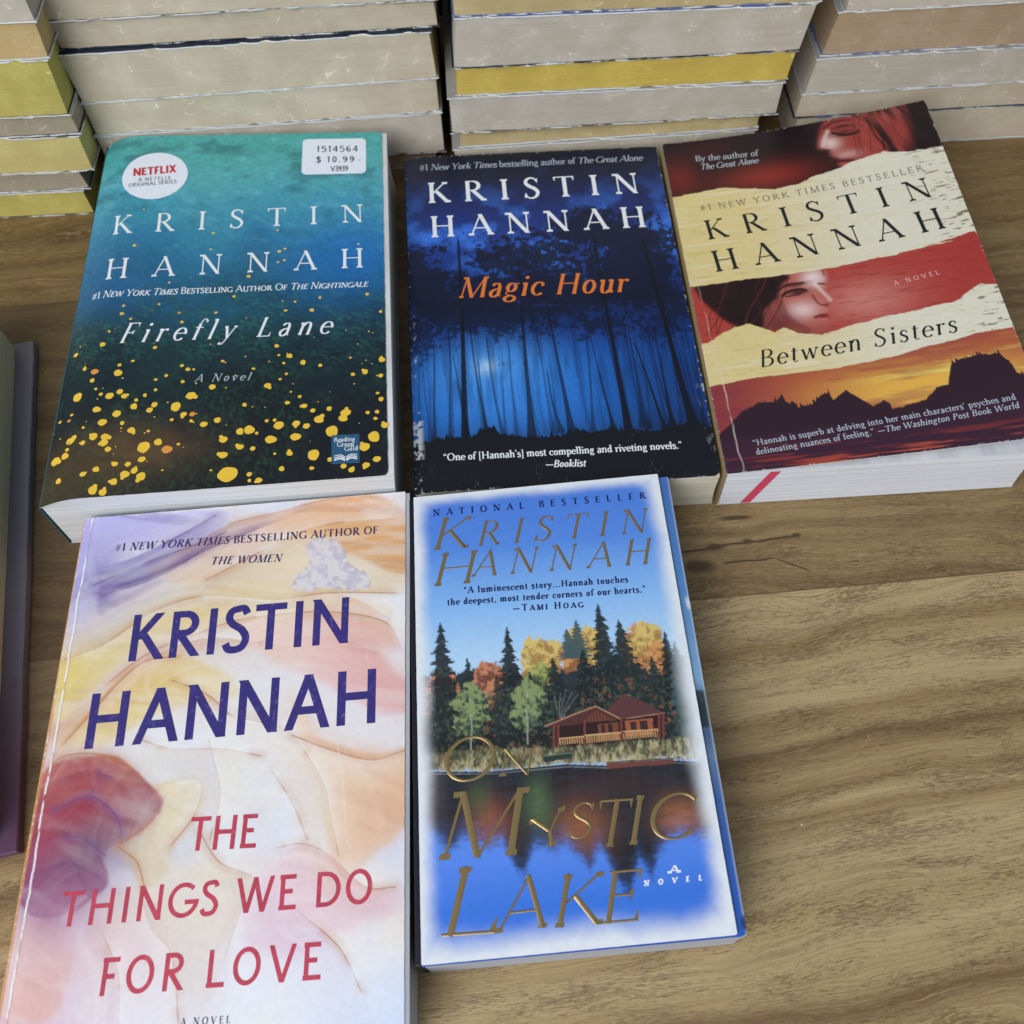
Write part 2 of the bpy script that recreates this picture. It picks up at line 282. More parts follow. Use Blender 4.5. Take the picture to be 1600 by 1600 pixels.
TEXTS = {'fire': [('KRISTIN', 'fl', 12.98, 66.53, 130.13, 63.97, 11.82),
          ('HANNAH', 'fl', 13.24, 94.08, 130.05, 93.37, 12.1),
          ('#1 |NEW YORK TIMES| BESTSELLING AUTHOR OF |THE NIGHTINGALE|', 'flsc', 7.99, 104.86, 132.06, 105.38, 3.94),
          ('Firefly Lane', 'flit', 24.64, 131.38, 115.32, 132.0, 10.92),
          ('A Novel', 'flit2', 59.13, 154.62, 82.1, 155.22, 4.13)],
 'magic': [('#1 |New York Times| bestselling author of |The Great Alone|', 'mgs', 7.97, 10.52, 123.33, 10.44, 4.47),
           ('KRISTIN', 'mg', 11.92, 34.12, 118.44, 33.9, 14.47),
           ('HANNAH', 'mg', 12.57, 57.79, 118.9, 57.76, 14.27),
           ('Magic Hour', 'mgit', 24.69, 97.68, 103.87, 99.02, 12.76),
           ('“One of [Hannah’s] most compelling and riveting novels.”', 'mgq', 13.26, 187.65, 117.12, 188.15, 3.63),
           ('—Booklist', 'mgqi', 57.25, 193.8, 74.26, 194.34, 3.57)],
 'myst': [('NATIONAL BESTSELLER', 'myn', 8.02, 9.8, 94.33, 11.18, 3.05),
          ('K', 'gold', 6.98, 25.29, 21.07, 25.65, 14.19),
          ('RISTIN', 'gold', 25.4, 25.43, 92.13, 26.62, 10.96),
          ('H', 'gold', 6.6, 41.24, 23.2, 41.34, 14.04),
          ('ANNAH', 'gold', 22.69, 38.73, 91.83, 40.53, 11.16),
          ('“A luminescent story...Hannah touches', 'myq', 18.94, 45.49, 82.26, 47.48, 2.78),
          ('the deepest, most tender corners of our hearts.”', 'myq', 12.45, 49.88, 88.47, 52.36, 2.75),
          ('—TAMI HOAG', 'myq', 37.37, 55.06, 63.96, 56.17, 2.85),
          ('O', 'gold2', 8.53, 117.87, 27.06, 117.45, 15.71),
          ('N', 'gold2', 27.76, 117.18, 40.33, 117.65, 9.46),
          ('M', 'gold', 6.47, 143.26, 33.53, 143.95, 22.32),
          ('Y', 'goldy', 39.03, 143.95, 50.61, 140.26, 10.73),
          ('S', 'gold', 50.39, 140.24, 58.36, 140.26, 11.33),
          ('T', 'gold', 59.15, 144.07, 69.04, 144.37, 15.55),
          ('I', 'gold', 69.61, 144.22, 74.44, 144.36, 16.09),
          ('C', 'gold', 77.08, 143.65, 90.83, 144.12, 15.55),
          ('L', 'gold', 6.03, 167.07, 23.94, 167.52, 21.03),
          ('A', 'gold', 24.47, 167.57, 40.34, 167.24, 16.54),
          ('K', 'gold', 42.22, 167.61, 58.28, 167.88, 15.99),
          ('E', 'gold', 58.28, 167.88, 70.25, 167.98, 15.97),
          ('A', 'myw', 82.06, 154.48, 85.54, 154.49, 2.44),
          ('NOVEL', 'myw', 73.48, 157.67, 92.4, 157.59, 1.81)],
 'sis': [('By the author of', 'sss', 15.42, 15.52, 46.32, 17.29, 4.28),
         ('The Great Alone', 'sssi', 17.13, 22.05, 45.39, 22.5, 4.23),
         ('#1 NEW YORK TIMES BESTSELLER', 'ssg', 12.76, 50.86, 118.72, 47.39, 4.1),
         ('KRISTIN', 'ss', 13.54, 70.45, 118.48, 65.01, 13.02),
         ('HANNAH', 'ss', 13.8, 91.52, 119.03, 85.61, 13.52),
         ('A NOVEL', 'ssn', 89.6, 114.44, 109.52, 112.02, 2.57),
         ('Between Sisters', 'ssit', 23.96, 150.23, 108.13, 145.12, 9.45),
         ('“Hannah is superb at delving into her main characters’ psyches and', 'ssq', 13.53, 190.57, 121.13, 183.68, 3.03),
         ('delineating nuances of feeling.” |—The Washington Post Book World|', 'ssq', 13.87, 195.15, 121.19, 187.94, 3.0)],
 'thing': [('#1 |NEW YORK TIMES| BESTSELLING AUTHOR OF', 'ths', 14.94, 16.92, 120.58, 18.97, 3.52),
           ('THE WOMEN', 'thsi', 54.22, 26.71, 82.05, 28.01, 3.44),
           ('KRISTIN', 'thk', 25.89, 65.26, 110.09, 65.47, 19.21),
           ('HANNAH', 'thk', 14.21, 97.9, 121.54, 97.83, 20.94),
           ('THE', 'thr', 56.61, 137.24, 79.95, 138.14, 11.44),
           ('THINGS WE DO', 'thr', 15.46, 157.87, 120.78, 159.68, 11.17),
           ('FOR LOVE', 'thr', 32.02, 179.85, 104.29, 181.24, 11.26),
           ('A NOVEL', 'ths2', 59.87, 190.61, 75.72, 191.22, 2.15)]}
DOTS = [(17.1, 131.6, 1.3), (4.6, 134.2, 1.3), (15.6, 146.0, 1.7), (15.1, 150.5, 1.2), (25.8, 147.5, 1.8), (-0.0, 138.6, 1.1), (9.5, 158.0, 2.3), (23.7, 159.2, 1.9), (27.8, 157.3, 1.4), (29.9, 159.8, 1.4), (19.2, 165.8, 1.8), (27.9, 168.5, 1.8), (22.5, 172.4, 1.9), (34.6, 165.4, 1.6), (35.2, 162.2, 0.9), (38.6, 160.0, 0.9), (43.1, 165.1, 1.4), (41.4, 167.7, 1.5), (35.0, 177.3, 1.8), (30.7, 173.4, 1.0), (9.8, 179.7, 2.1), (19.7, 179.1, 1.7), (24.6, 179.7, 1.8), (24.4, 182.5, 1.7), (40.9, 185.9, 2.8), (46.6, 184.0, 1.8), (50.6, 187.8, 2.2), (55.0, 185.6, 0.8), (40.8, 191.7, 1.7), (8.5, 186.6, 1.7), (4.2, 187.8, 2.1), (22.9, 195.0, 1.5), (30.2, 193.1, 1.3), (35.5, 193.6, 1.2), (38.4, 196.8, 1.5), (34.8, 198.3, 1.9), (41.4, 199.8, 2.1), (30.7, 201.4, 1.7), (22.9, 204.6, 2.0), (27.0, 205.9, 1.8), (17.9, 196.8, 1.3), (7.5, 198.0, 1.3), (15.6, 181.7, 1.1), (26.5, 185.8, 1.3), (58.0, 161.5, 2.2), (66.7, 157.7, 1.4), (52.1, 166.8, 2.3), (55.8, 170.9, 1.5), (59.4, 171.1, 1.3), (64.6, 176.6, 1.6), (70.0, 175.0, 1.6), (51.1, 173.3, 0.9), (59.2, 174.5, 0.8), (53.9, 154.0, 0.9), (55.5, 147.6, 1.1), (52.8, 145.4, 0.9), (58.0, 147.8, 0.7), (70.1, 144.2, 0.8), (80.8, 168.0, 1.0), (73.2, 184.8, 1.8), (73.6, 192.4, 1.9), (80.2, 189.0, 1.6), (85.4, 190.2, 1.1), (76.1, 201.7, 4.1), (84.7, 202.5, 1.1), (88.6, 205.7, 1.4), (84.9, 205.5, 0.8), (79.7, 181.4, 1.7), (83.5, 180.9, 2.2), (86.6, 182.8, 0.8), (89.9, 158.6, 1.6), (83.5, 149.2, 0.8), (98.6, 143.3, 1.5), (92.9, 137.4, 1.0), (104.5, 147.3, 1.3), (111.9, 149.4, 0.9), (94.0, 142.6, 0.7), (96.3, 147.1, 0.8), (97.6, 153.0, 0.7), (98.6, 168.3, 1.1), (103.6, 165.5, 0.9), (105.7, 170.5, 1.3), (109.3, 173.1, 1.1), (116.0, 172.7, 1.2), (95.5, 179.5, 2.2), (92.5, 186.4, 2.4), (102.6, 179.2, 1.7), (106.8, 180.8, 1.6), (111.9, 177.9, 2.2), (102.6, 185.9, 2.2), (122.9, 175.3, 2.2), (121.8, 178.0, 2.0), (117.3, 184.4, 2.8), (110.0, 195.4, 2.6), (100.4, 193.8, 1.4), (97.5, 201.0, 1.2), (109.5, 201.8, 1.0), (116.6, 198.2, 1.1), (122.2, 201.9, 1.2), (125.4, 203.9, 1.3), (131.2, 202.2, 1.5), (135.5, 199.6, 1.7), (132.6, 206.4, 0.8), (130.6, 193.2, 2.2), (134.4, 188.5, 2.6), (138.9, 183.0, 1.5), (131.9, 176.0, 1.0), (135.8, 175.9, 1.0), (135.1, 179.3, 0.9), (130.9, 154.3, 1.4), (125.8, 155.3, 0.9), (138.1, 148.1, 1.4), (137.5, 156.8, 1.1), (136.1, 166.1, 0.8), (137.5, 169.4, 1.2), (90.4, 176.9, 0.9), (93.7, 176.8, 0.8), (124.7, 146.1, 0.6), (95.1, 155.7, 0.7), (99.9, 162.7, 0.5), (94.4, 193.5, 0.7), (49.7, 197.6, 0.5), (42.3, 152.1, 0.8), (46.6, 150.3, 0.8), (42.8, 157.5, 0.8), (31.4, 141.5, 0.8), (40.2, 134.8, 1.0), (25.9, 143.3, 1.0), (10.6, 143.5, 1.0), (19.9, 158.1, 0.9), (17.4, 155.2, 0.7), (19.1, 124.7, 0.7), (23.3, 114.9, 1.0), (23.6, 110.4, 0.7), (27.7, 118.1, 0.7), (50.6, 121.3, 0.8), (48.9, 115.9, 0.7), (39.4, 110.4, 0.7), (65.2, 116.8, 0.8), (96.0, 117.4, 0.8), (107.6, 117.9, 1.1), (100.0, 112.5, 0.7), (111.0, 110.7, 0.7), (132.0, 109.9, 0.9), (137.9, 120.6, 0.8), (72.6, 107.8, 0.8), (24.2, 74.3, 0.9), (60.4, 68.1, 0.7), (60.0, 78.4, 0.6), (91.8, 81.3, 0.9), (94.4, 79.7, 0.7), (94.3, 87.0, 0.7), (91.5, 88.0, 0.6), (78.5, 96.1, 1.0), (42.7, 97.9, 0.6), (90.4, 67.7, 0.6), (128.1, 78.3, 0.6), (42.0, 178.2, 0.7), (14.7, 174.2, 0.7), (2.6, 168.2, 0.9), (7.4, 169.2, 0.9), (8.2, 166.5, 0.8), (9.0, 183.7, 0.9), (69.2, 199.3, 0.6)]
S_T1 = [(0.7, 39.4), (12.4, 38.0), (26.4, 36.4), (39.5, 40.0), (50.0, 42.2), (60.8, 41.8), (69.7, 37.9), (80.8, 35.8), (89.5, 32.1), (95.0, 31.6), (104.7, 29.4), (114.3, 32.9), (128.3, 33.6)]
S_R0 = [(0.6, 99.1), (29.3, 98.2), (59.7, 98.7), (75.1, 97.5), (90.2, 96.4), (105.4, 94.7), (129.8, 90.1)]
S_R1 = [(0.6, 133.7), (5.9, 131.9), (10.2, 128.4), (16.8, 126.1), (22.1, 124.4), (27.8, 127.8), (33.3, 131.5), (37.4, 129.1), (42.7, 133.6), (53.1, 136.3), (59.4, 135.0), (67.1, 133.2), (79.5, 131.5), (96.6, 130.0), (112.4, 128.4), (119.6, 123.4), (124.9, 121.0), (131.5, 122.8)]
S_B0 = [(0.6, 157.4), (19.2, 155.3), (55.0, 155.6), (79.0, 153.6), (91.2, 151.2), (103.2, 149.6), (115.4, 147.3), (132.1, 146.8)]
S_SKY = [(0.8, 182.8), (7.2, 176.3), (11.4, 172.4), (19.2, 168.7), (26.2, 169.3), (29.0, 166.7), (30.8, 170.0), (34.8, 173.6), (42.0, 172.5), (46.5, 167.9), (48.9, 167.6), (50.2, 172.3), (55.9, 167.7), (59.6, 171.6), (65.2, 177.6), (70.2, 175.5), (72.1, 177.3), (72.5, 180.3), (81.9, 178.9), (86.8, 177.6), (92.8, 172.0), (97.3, 172.0), (101.2, 161.5), (106.3, 159.4), (113.4, 158.5), (121.2, 159.2), (123.4, 163.4), (124.9, 169.6), (127.4, 172.9)]
S_F1 = [(86.6, 8.4), (78.1, 16.6), (86.4, 31.2), (92.5, 18.6), (111.7, 16.2), (68.9, 28.6), (41.6, 28.3), (123.9, 11.9), (79.0, 18.9), (90.0, 11.6)]
S_F2 = [(51.2, 116.0), (46.9, 109.2), (59.5, 117.6), (55.3, 126.0), (50.1, 133.3), (37.0, 111.7), (75.5, 117.4), (6.7, 118.8), (58.3, 105.4)]
SILK = {
 'purple': [(0.3, -0.3), (14.4, -0.5), (58.3, 0.8), (52.6, 14.8), (38.8, 29.0), (28.9, 37.0), (12.6, 45.7), (10.0, 32.1), (4.5, 16.2)],
 'orange': [(30.5, 28.1), (56.3, 10.4), (78.4, 4.6), (100.8, 0.3), (119.3, 0.9), (133.5, 12.0), (133.5, 38.6), (114.3, 30.5), (93.2, 20.6), (73.9, 21.7), (59.4, 29.5), (47.9, 37.5)],
 'cream': [(50.9, 40.0), (63.8, 33.0), (93.2, 20.6), (133.5, 38.6), (133.5, 46.9), (101.1, 43.6), (75.5, 44.7)],
 'yellow': [(-0.4, 64.3), (15.6, 57.5), (33.9, 45.0), (53.6, 40.3), (80.9, 44.5), (102.4, 43.7), (121.5, 50.1), (125.6, 57.0), (94.7, 52.5), (68.1, 52.7), (49.9, 56.7), (32.0, 62.0), (17.7, 71.6), (3.3, 86.2)],
 'yellow2': [(3.3, 93.9), (18.5, 77.1), (32.5, 66.2), (42.6, 63.0), (59.0, 70.2), (70.3, 80.8), (62.9, 84.1), (45.1, 85.0), (33.0, 90.4), (21.3, 96.9)],
 'pink': [(68.1, 52.7), (101.5, 53.2), (122.9, 61.1), (131.6, 71.1), (121.8, 70.8), (133.6, 84.3), (133.6, 93.5), (122.1, 93.7), (109.2, 85.9), (89.3, 74.5), (71.6, 64.5)],
 'peach': [(85.6, 78.2), (96.8, 95.2), (104.6, 102.4), (122.3, 108.8), (133.6, 108.9), (133.6, 133.1), (117.0, 148.6), (107.6, 148.9), (103.4, 118.4), (94.7, 105.2)],
 'crimson': [(-0.6, 107.3), (5.6, 100.5), (19.3, 99.9), (31.2, 104.8), (43.9, 117.6), (42.4, 125.8), (35.9, 131.0), (32.0, 133.5), (27.0, 135.9), (29.7, 146.2), (15.9, 154.7), (1.1, 150.2), (-2.2, 132.1)],
 'petal': [(39.6, 113.0), (58.1, 112.9), (58.0, 124.3), (50.7, 134.6), (50.4, 142.5), (41.7, 148.4), (32.0, 133.5), (41.4, 126.8)],
 'rose': [(77.7, 171.8), (77.6, 157.1), (86.0, 143.6), (96.5, 139.4), (106.3, 145.4), (118.3, 154.3), (128.9, 155.2), (128.9, 162.2), (117.4, 166.0), (94.8, 173.3)],
 'gauze': [(26.8, 187.2), (25.1, 161.9), (32.4, 148.6), (42.6, 146.3), (58.5, 141.0), (68.2, 143.1), (80.5, 148.6), (76.6, 158.0), (73.3, 173.4), (68.2, 190.8)],
 'peach2': [(1.3, 175.2), (1.5, 152.3), (16.2, 156.9), (23.3, 164.9), (20.7, 176.9), (16.7, 186.4), (3.2, 185.2)],
}
FOLDS = [
 [(8.5, 31.2), (24.6, 24.5), (45.9, 17.3), (59.3, 12.3)],
 [(10.4, 35.2), (30.7, 29.7), (58.3, 17.0), (82.8, 8.3)],
 [(30.5, 28.1), (56.3, 10.4), (78.4, 4.9), (100.8, 0.7), (119.3, 0.9)],
 [(52.9, 33.5), (74.0, 22.5), (97.1, 13.0), (132.1, 12.6)],
 [(1.8, 61.8), (15.6, 57.5), (33.9, 45.0), (53.6, 40.3), (80.9, 44.5), (102.4, 43.7), (132.2, 46.7)],
 [(15.8, 76.8), (32.2, 63.4), (49.9, 56.7), (70.7, 51.5), (101.4, 51.7), (124.2, 58.3), (130.9, 71.0)],
 [(1.2, 103.8), (8.2, 93.1), (22.0, 74.7), (36.2, 63.8), (55.3, 58.6), (76.7, 62.2)],
 [(2.0, 101.4), (12.5, 88.4), (30.1, 67.3), (45.4, 64.7)],
 [(43.9, 74.2), (57.5, 80.9), (71.3, 92.7), (86.7, 96.8), (94.7, 105.2), (102.8, 118.3), (105.7, 130.5), (109.2, 143.4)],
 [(33.7, 95.6), (46.9, 100.6), (64.5, 102.3), (79.8, 106.3)],
 [(90.7, 99.7), (104.8, 106.2), (119.9, 111.3), (132.3, 108.8)],
 [(0.4, 106.2), (6.8, 100.0), (19.3, 99.9), (31.2, 104.8), (43.9, 117.6), (42.4, 125.8), (32.0, 133.5)],
 [(32.0, 133.5), (39.4, 139.3), (42.8, 147.4)],
 [(43.4, 113.3), (58.1, 112.9), (58.0, 124.3), (50.7, 134.6)],
 [(59.9, 130.9), (68.1, 141.9), (80.5, 148.6), (76.6, 158.0), (72.1, 173.3)],
 [(85.7, 139.0), (96.4, 138.3), (106.2, 143.2), (118.3, 154.3), (128.9, 155.2)],
 [(41.7, 148.4), (46.8, 160.7), (54.7, 169.7), (59.3, 190.1)],
 [(50.9, 40.0), (58.2, 30.9), (74.1, 24.1)],
 [(102.4, 43.7), (114.7, 48.7), (125.6, 57.0)],
 [(63.3, 88.1), (73.8, 92.3), (88.0, 96.3)],
]
FOLDS += [[(4, 109), (17, 106), (29, 111), (38, 121)], [(7, 119), (19, 115), (30, 123), (33, 132)], [(5, 129), (17, 129), (28, 136)], [(15, 103), (22, 107), (20, 114)], [(4, 140), (15, 137), (27, 143)], [(12, 36), (26, 33), (40, 27), (52, 18)], [(11, 24), (24, 20), (40, 12), (54, 4)], [(60, 98), (66, 118), (64, 134)], [(84, 112), (92, 124), (98, 137)], [(96, 160), (110, 172), (118, 186)], [(30, 160), (38, 175), (40, 196)]]
TORN = [(86.7, 39.9), (89.8, 34.2), (93.8, 31.5), (91.9, 21.2), (97.3, 18.6), (105.1, 21.0), (108.7, 28.4), (108.9, 32.3), (117.9, 37.8), (118.0, 43.1), (107.8, 42.8), (99.6, 40.5), (94.3, 42.9)]
CONIFERS = [(9.4, 56.6, 104.4, 7.2), (19.1, 72.1, 103.1, 4.9), (34.5, 61.2, 102.1, 5.8), (41.8, 79.7, 106.5, 5.8), (60.7, 61.1, 76.5, 4.2), (57.0, 64.4, 76.1, 3.7), (69.8, 55.3, 97.2, 6.8), (76.8, 62.6, 97.9, 7.3), (61.9, 72.9, 96.6, 5.3), (50.6, 75.5, 103.8, 7.0), (87.0, 78.2, 106.2, 5.8), (93.3, 69.1, 99.6, 4.9), (96.3, 73.4, 110.6, 6.3), (31.1, 84.9, 106.7, 5.5), (22.6, 87.7, 105.8, 4.6)]
CROWNS = [(27.1, 81.9, 6.6, 0), (24.2, 79.1, 4.2, 0), (47.5, 76.5, 7.5, 1), (45.4, 72.4, 4.9, 1), (63.3, 71.7, 6.7, 1), (65.4, 69.3, 4.3, 1), (57.3, 76.3, 4.2, 2), (83.3, 73.9, 6.7, 2), (86.1, 71.6, 6.1, 1), (88.6, 79.7, 5.4, 2), (8.3, 83.7, 6.0, 0), (5.7, 93.3, 5.3, 0), (40.4, 89.6, 6.5, 3), (39.3, 95.7, 5.9, 3), (19.5, 89.9, 6.5, 3), (19.2, 96.0, 6.1, 3), (45.9, 81.4, 4.2, 4), (28.5, 88.4, 4.8, 0)]
ROOF_BACK = [(64.3, 100.7), (70.9, 94.7), (74.8, 92.1), (80.5, 94.5), (88.6, 100.2), (74.9, 100.9)]
ROOF_FRONT = [(45.6, 100.9), (56.4, 97.5), (64.5, 95.3), (73.0, 101.0), (70.1, 101.3), (64.1, 97.3), (58.3, 101.3), (45.6, 101.4)]
GABLE = [(59.0, 100.8), (64.3, 96.7), (70.1, 101.3), (67.8, 101.1)]
WALL = [(48.8, 100.3), (58.4, 101.1), (63.8, 100.7), (73.7, 100.9), (87.5, 100.5), (86.8, 109.6), (72.6, 109.7), (48.0, 108.6)]
GLOW = [(74.2, 101.7), (84.2, 101.6), (83.6, 107.5), (74.0, 107.5), (64.2, 101.9), (71.8, 102.1), (71.0, 108.0), (64.1, 107.9)]
RAIL = [(50.3, 105.8), (59.0, 105.9), (58.8, 108.3), (50.0, 108.1), (59.6, 105.6), (72.2, 105.7), (71.8, 108.4), (59.3, 108.3), (73.1, 105.5), (85.4, 105.9), (85.0, 108.6), (72.8, 108.3)]
POSTS = [(48.9, 100.9), (48.2, 108.8), (50.3, 101.1), (49.7, 108.5), (59.9, 100.3), (58.9, 109.2), (73.1, 100.4), (71.9, 109.3), (86.7, 100.6), (85.4, 109.5), (88.2, 100.6), (86.9, 109.0)]
SHORE = [(0.7, 107.2), (15.8, 106.4), (39.0, 107.6), (48.2, 108.8), (73.8, 109.4), (87.7, 109.7), (100.7, 109.2), (108.3, 112.4), (106.8, 120.3), (89.5, 117.2), (65.9, 116.8), (52.3, 114.8), (40.7, 115.4), (27.0, 115.1), (0.6, 112.5)]
CANOE = [(43.9, 112.2), (44.5, 111.5), (53.8, 111.3), (54.9, 112.0), (53.6, 113.0), (44.3, 113.8)]
DOCK = [(66.0, 116.4), (89.5, 117.2), (89.6, 118.6), (65.8, 118.1)]
REFL = [(-0.8, 128.7), (3.6, 133.5), (10.1, 140.6), (15.7, 136.9), (23.3, 140.8), (27.8, 139.1), (32.5, 150.1), (34.6, 151.4), (38.6, 142.3), (45.1, 144.0), (49.6, 142.3), (56.4, 151.3), (60.4, 144.4), (66.4, 158.4), (68.8, 160.7), (72.9, 149.8), (76.5, 155.3), (79.7, 148.3), (87.2, 142.7), (95.7, 144.6), (102.8, 142.1)]
# ------------------------------------------------------------------ materials
def new_mat(name):
    m = bpy.data.materials.new(name); m.use_nodes = True; nt = m.node_tree
    return m, nt, nt.nodes['Principled BSDF']
class NB:
    def __init__(s, nt): s.nt = nt
    def n(s, t, **k):
        q = s.nt.nodes.new(t)
        for a, b in k.items(): setattr(q, a, b)
        return q
    def link(s, a, b): s.nt.links.new(a, b)
    def m(s, op, a, b=0., c=None):
        q = s.n('ShaderNodeMath', operation=op)
        for i, v in enumerate((a, b, c)):
            if v is None: continue
            if isinstance(v, (int, float)): q.inputs[i].default_value = v
            else: s.link(v, q.inputs[i])
        return q.outputs[0]
    def noise(s, vec, scale=1, detail=3, rough=.55, dist=0.):
        q = s.n('ShaderNodeTexNoise'); s.link(vec, q.inputs['Vector']); q.inputs['Scale'].default_value = scale
        q.inputs['Detail'].default_value = detail; q.inputs['Roughness'].default_value = rough; q.inputs['Distortion'].default_value = dist
        return q.outputs['Fac']
    def xyz(s, x, y, z=0.):
        q = s.n('ShaderNodeCombineXYZ')
        for i, v in enumerate((x, y, z)):
            if isinstance(v, (int, float)): q.inputs[i].default_value = v
            else: s.link(v, q.inputs[i])
        return q.outputs[0]
    def ramp(s, f, stops, interp='LINEAR'):
        q = s.n('ShaderNodeValToRGB'); q.color_ramp.interpolation = interp; e = q.color_ramp.elements
        while len(e) < len(stops): e.new(.5)
        for i, (p, c) in enumerate(stops): e[i].position = p; e[i].color = (*c, 1)
        s.link(f, q.inputs[0]); return q.outputs[0]
    def mixc(s, f, a, b):
        q = s.n('ShaderNodeMix', data_type='RGBA')
        for i, v in ((0, f), (6, a), (7, b)):
            if isinstance(v, (int, float)): q.inputs[i].default_value = v
            elif isinstance(v, tuple): q.inputs[i].default_value = (*v, 1)
            else: s.link(v, q.inputs[i])
        return q.outputs[2]
    def step(s, a, b, x):
        q = s.n('ShaderNodeMapRange', interpolation_type='SMOOTHSTEP'); s.link(x, q.inputs[0]); q.inputs[1].default_value = a; q.inputs[2].default_value = b
        return q.outputs[0]
    def bump(s, h, strength, dist, bsdf):
        q = s.n('ShaderNodeBump'); q.inputs['Strength'].default_value = strength; q.inputs['Distance'].default_value = dist
        s.link(h, q.inputs['Height']); s.link(q.outputs[0], bsdf.inputs['Normal'])
def posmm(b):
    g = b.n('ShaderNodeTexCoord'); v = b.n('ShaderNodeVectorMath', operation='SCALE'); v.inputs[3].default_value = 1000.
    b.link(g.outputs['Object'], v.inputs[0]); s = b.n('ShaderNodeSeparateXYZ'); b.link(v.outputs[0], s.inputs[0]); return s.outputs
def tup(c): return tuple(float(q) for q in lin(c))
MATS = {}
def plain(name, rgb, rough=.5, metal=0., spec=.4, k=1.):
    m, nt, p = new_mat(name); b = NB(nt); x, y, z = posmm(b)
    c = np.array(tup(rgb))*k
    n = b.noise(b.xyz(x, y, z), .35, 3)
    b.link(b.mixc(n, tuple(c*.93), tuple(np.minimum(c*1.06, .95))), p.inputs['Base Color'])
    p.inputs['Roughness'].default_value = rough; p.inputs['Metallic'].default_value = metal; p.inputs['Specular IOR Level'].default_value = spec
    MATS[name] = m; return m
for n_, c_, r_ in [('white', (232, 236, 240), .5), ('pale', (176, 184, 196), .5), ('orange', (226, 122, 52), .5), ('grey', (112, 112, 100), .5), ('green_black', (26, 38, 36), .5),
                   ('pink', (232, 178, 190), .5), ('plum', (62, 46, 96), .5), ('navy', (50, 40, 128), .45), ('rose', (196, 62, 84), .45), ('navy_dark', (16, 24, 82), .5),
                   ('red', (196, 40, 44), .5), ('black', (46, 48, 56), .5), ('firefly_yellow', (238, 196, 62), .5), ('firefly_orange', (226, 150, 66), .5), ('logo_blue', (42, 88, 122), .5),
                   ('sticker_white', (226, 232, 244), .4), ('residue', (208, 204, 216), .85), ('worn_white', (214, 218, 226), .8), ('ink_red', (206, 66, 98), .6), ('cream_band', (222, 206, 150), .5)]:
    plain(n_, c_, r_)
plain('gold', (166, 142, 96), .32, .75)
def worn_ink(name, rgb, pale):
    m, nt, p = new_mat(name); b = NB(nt); x, y, z = posmm(b); s = b.noise(b.xyz(b.m('MULTIPLY', x, .5), b.m('MULTIPLY', y, .35)), 1, 4, .7, .6); t = b.noise(b.xyz(x, y), .09, 3)
    c = b.mixc(b.m('MULTIPLY', b.step(.56, .68, s), .55), tup(rgb), tup(pale)); b.link(b.mixc(b.m('MULTIPLY', b.step(.4, .7, t), .4), c, tuple(q*.6 for q in tup(rgb))), p.inputs['Base Color']); p.inputs['Roughness'].default_value = .45; MATS[name] = m
worn_ink('navy', (54, 44, 122), (128, 118, 176)); worn_ink('rose', (194, 62, 86), (222, 116, 130))
def art_mat():
    m, nt, p = new_mat('printed_cover'); b = NB(nt); a = b.n('ShaderNodeAttribute', attribute_name='art'); b.link(a.outputs['Color'], p.inputs['Base Color'])
    x, y, z = posmm(b); n = b.noise(b.xyz(x, y, 0.), .06, 4, .6); n2 = b.noise(b.xyz(x, y, 0.), 1.4, 2)
    r = b.n('ShaderNodeMapRange'); b.link(n, r.inputs[0]); r.inputs[3].default_value = .30; r.inputs[4].default_value = .52; b.link(r.outputs[0], p.inputs['Roughness'])
    p.inputs['Specular IOR Level'].default_value = .45
    h = b.m('ADD', b.m('MULTIPLY', n, .5), b.m('MULTIPLY', n2, .02)); b.bump(h, .25, .0012, p); MATS['art'] = m
art_mat()
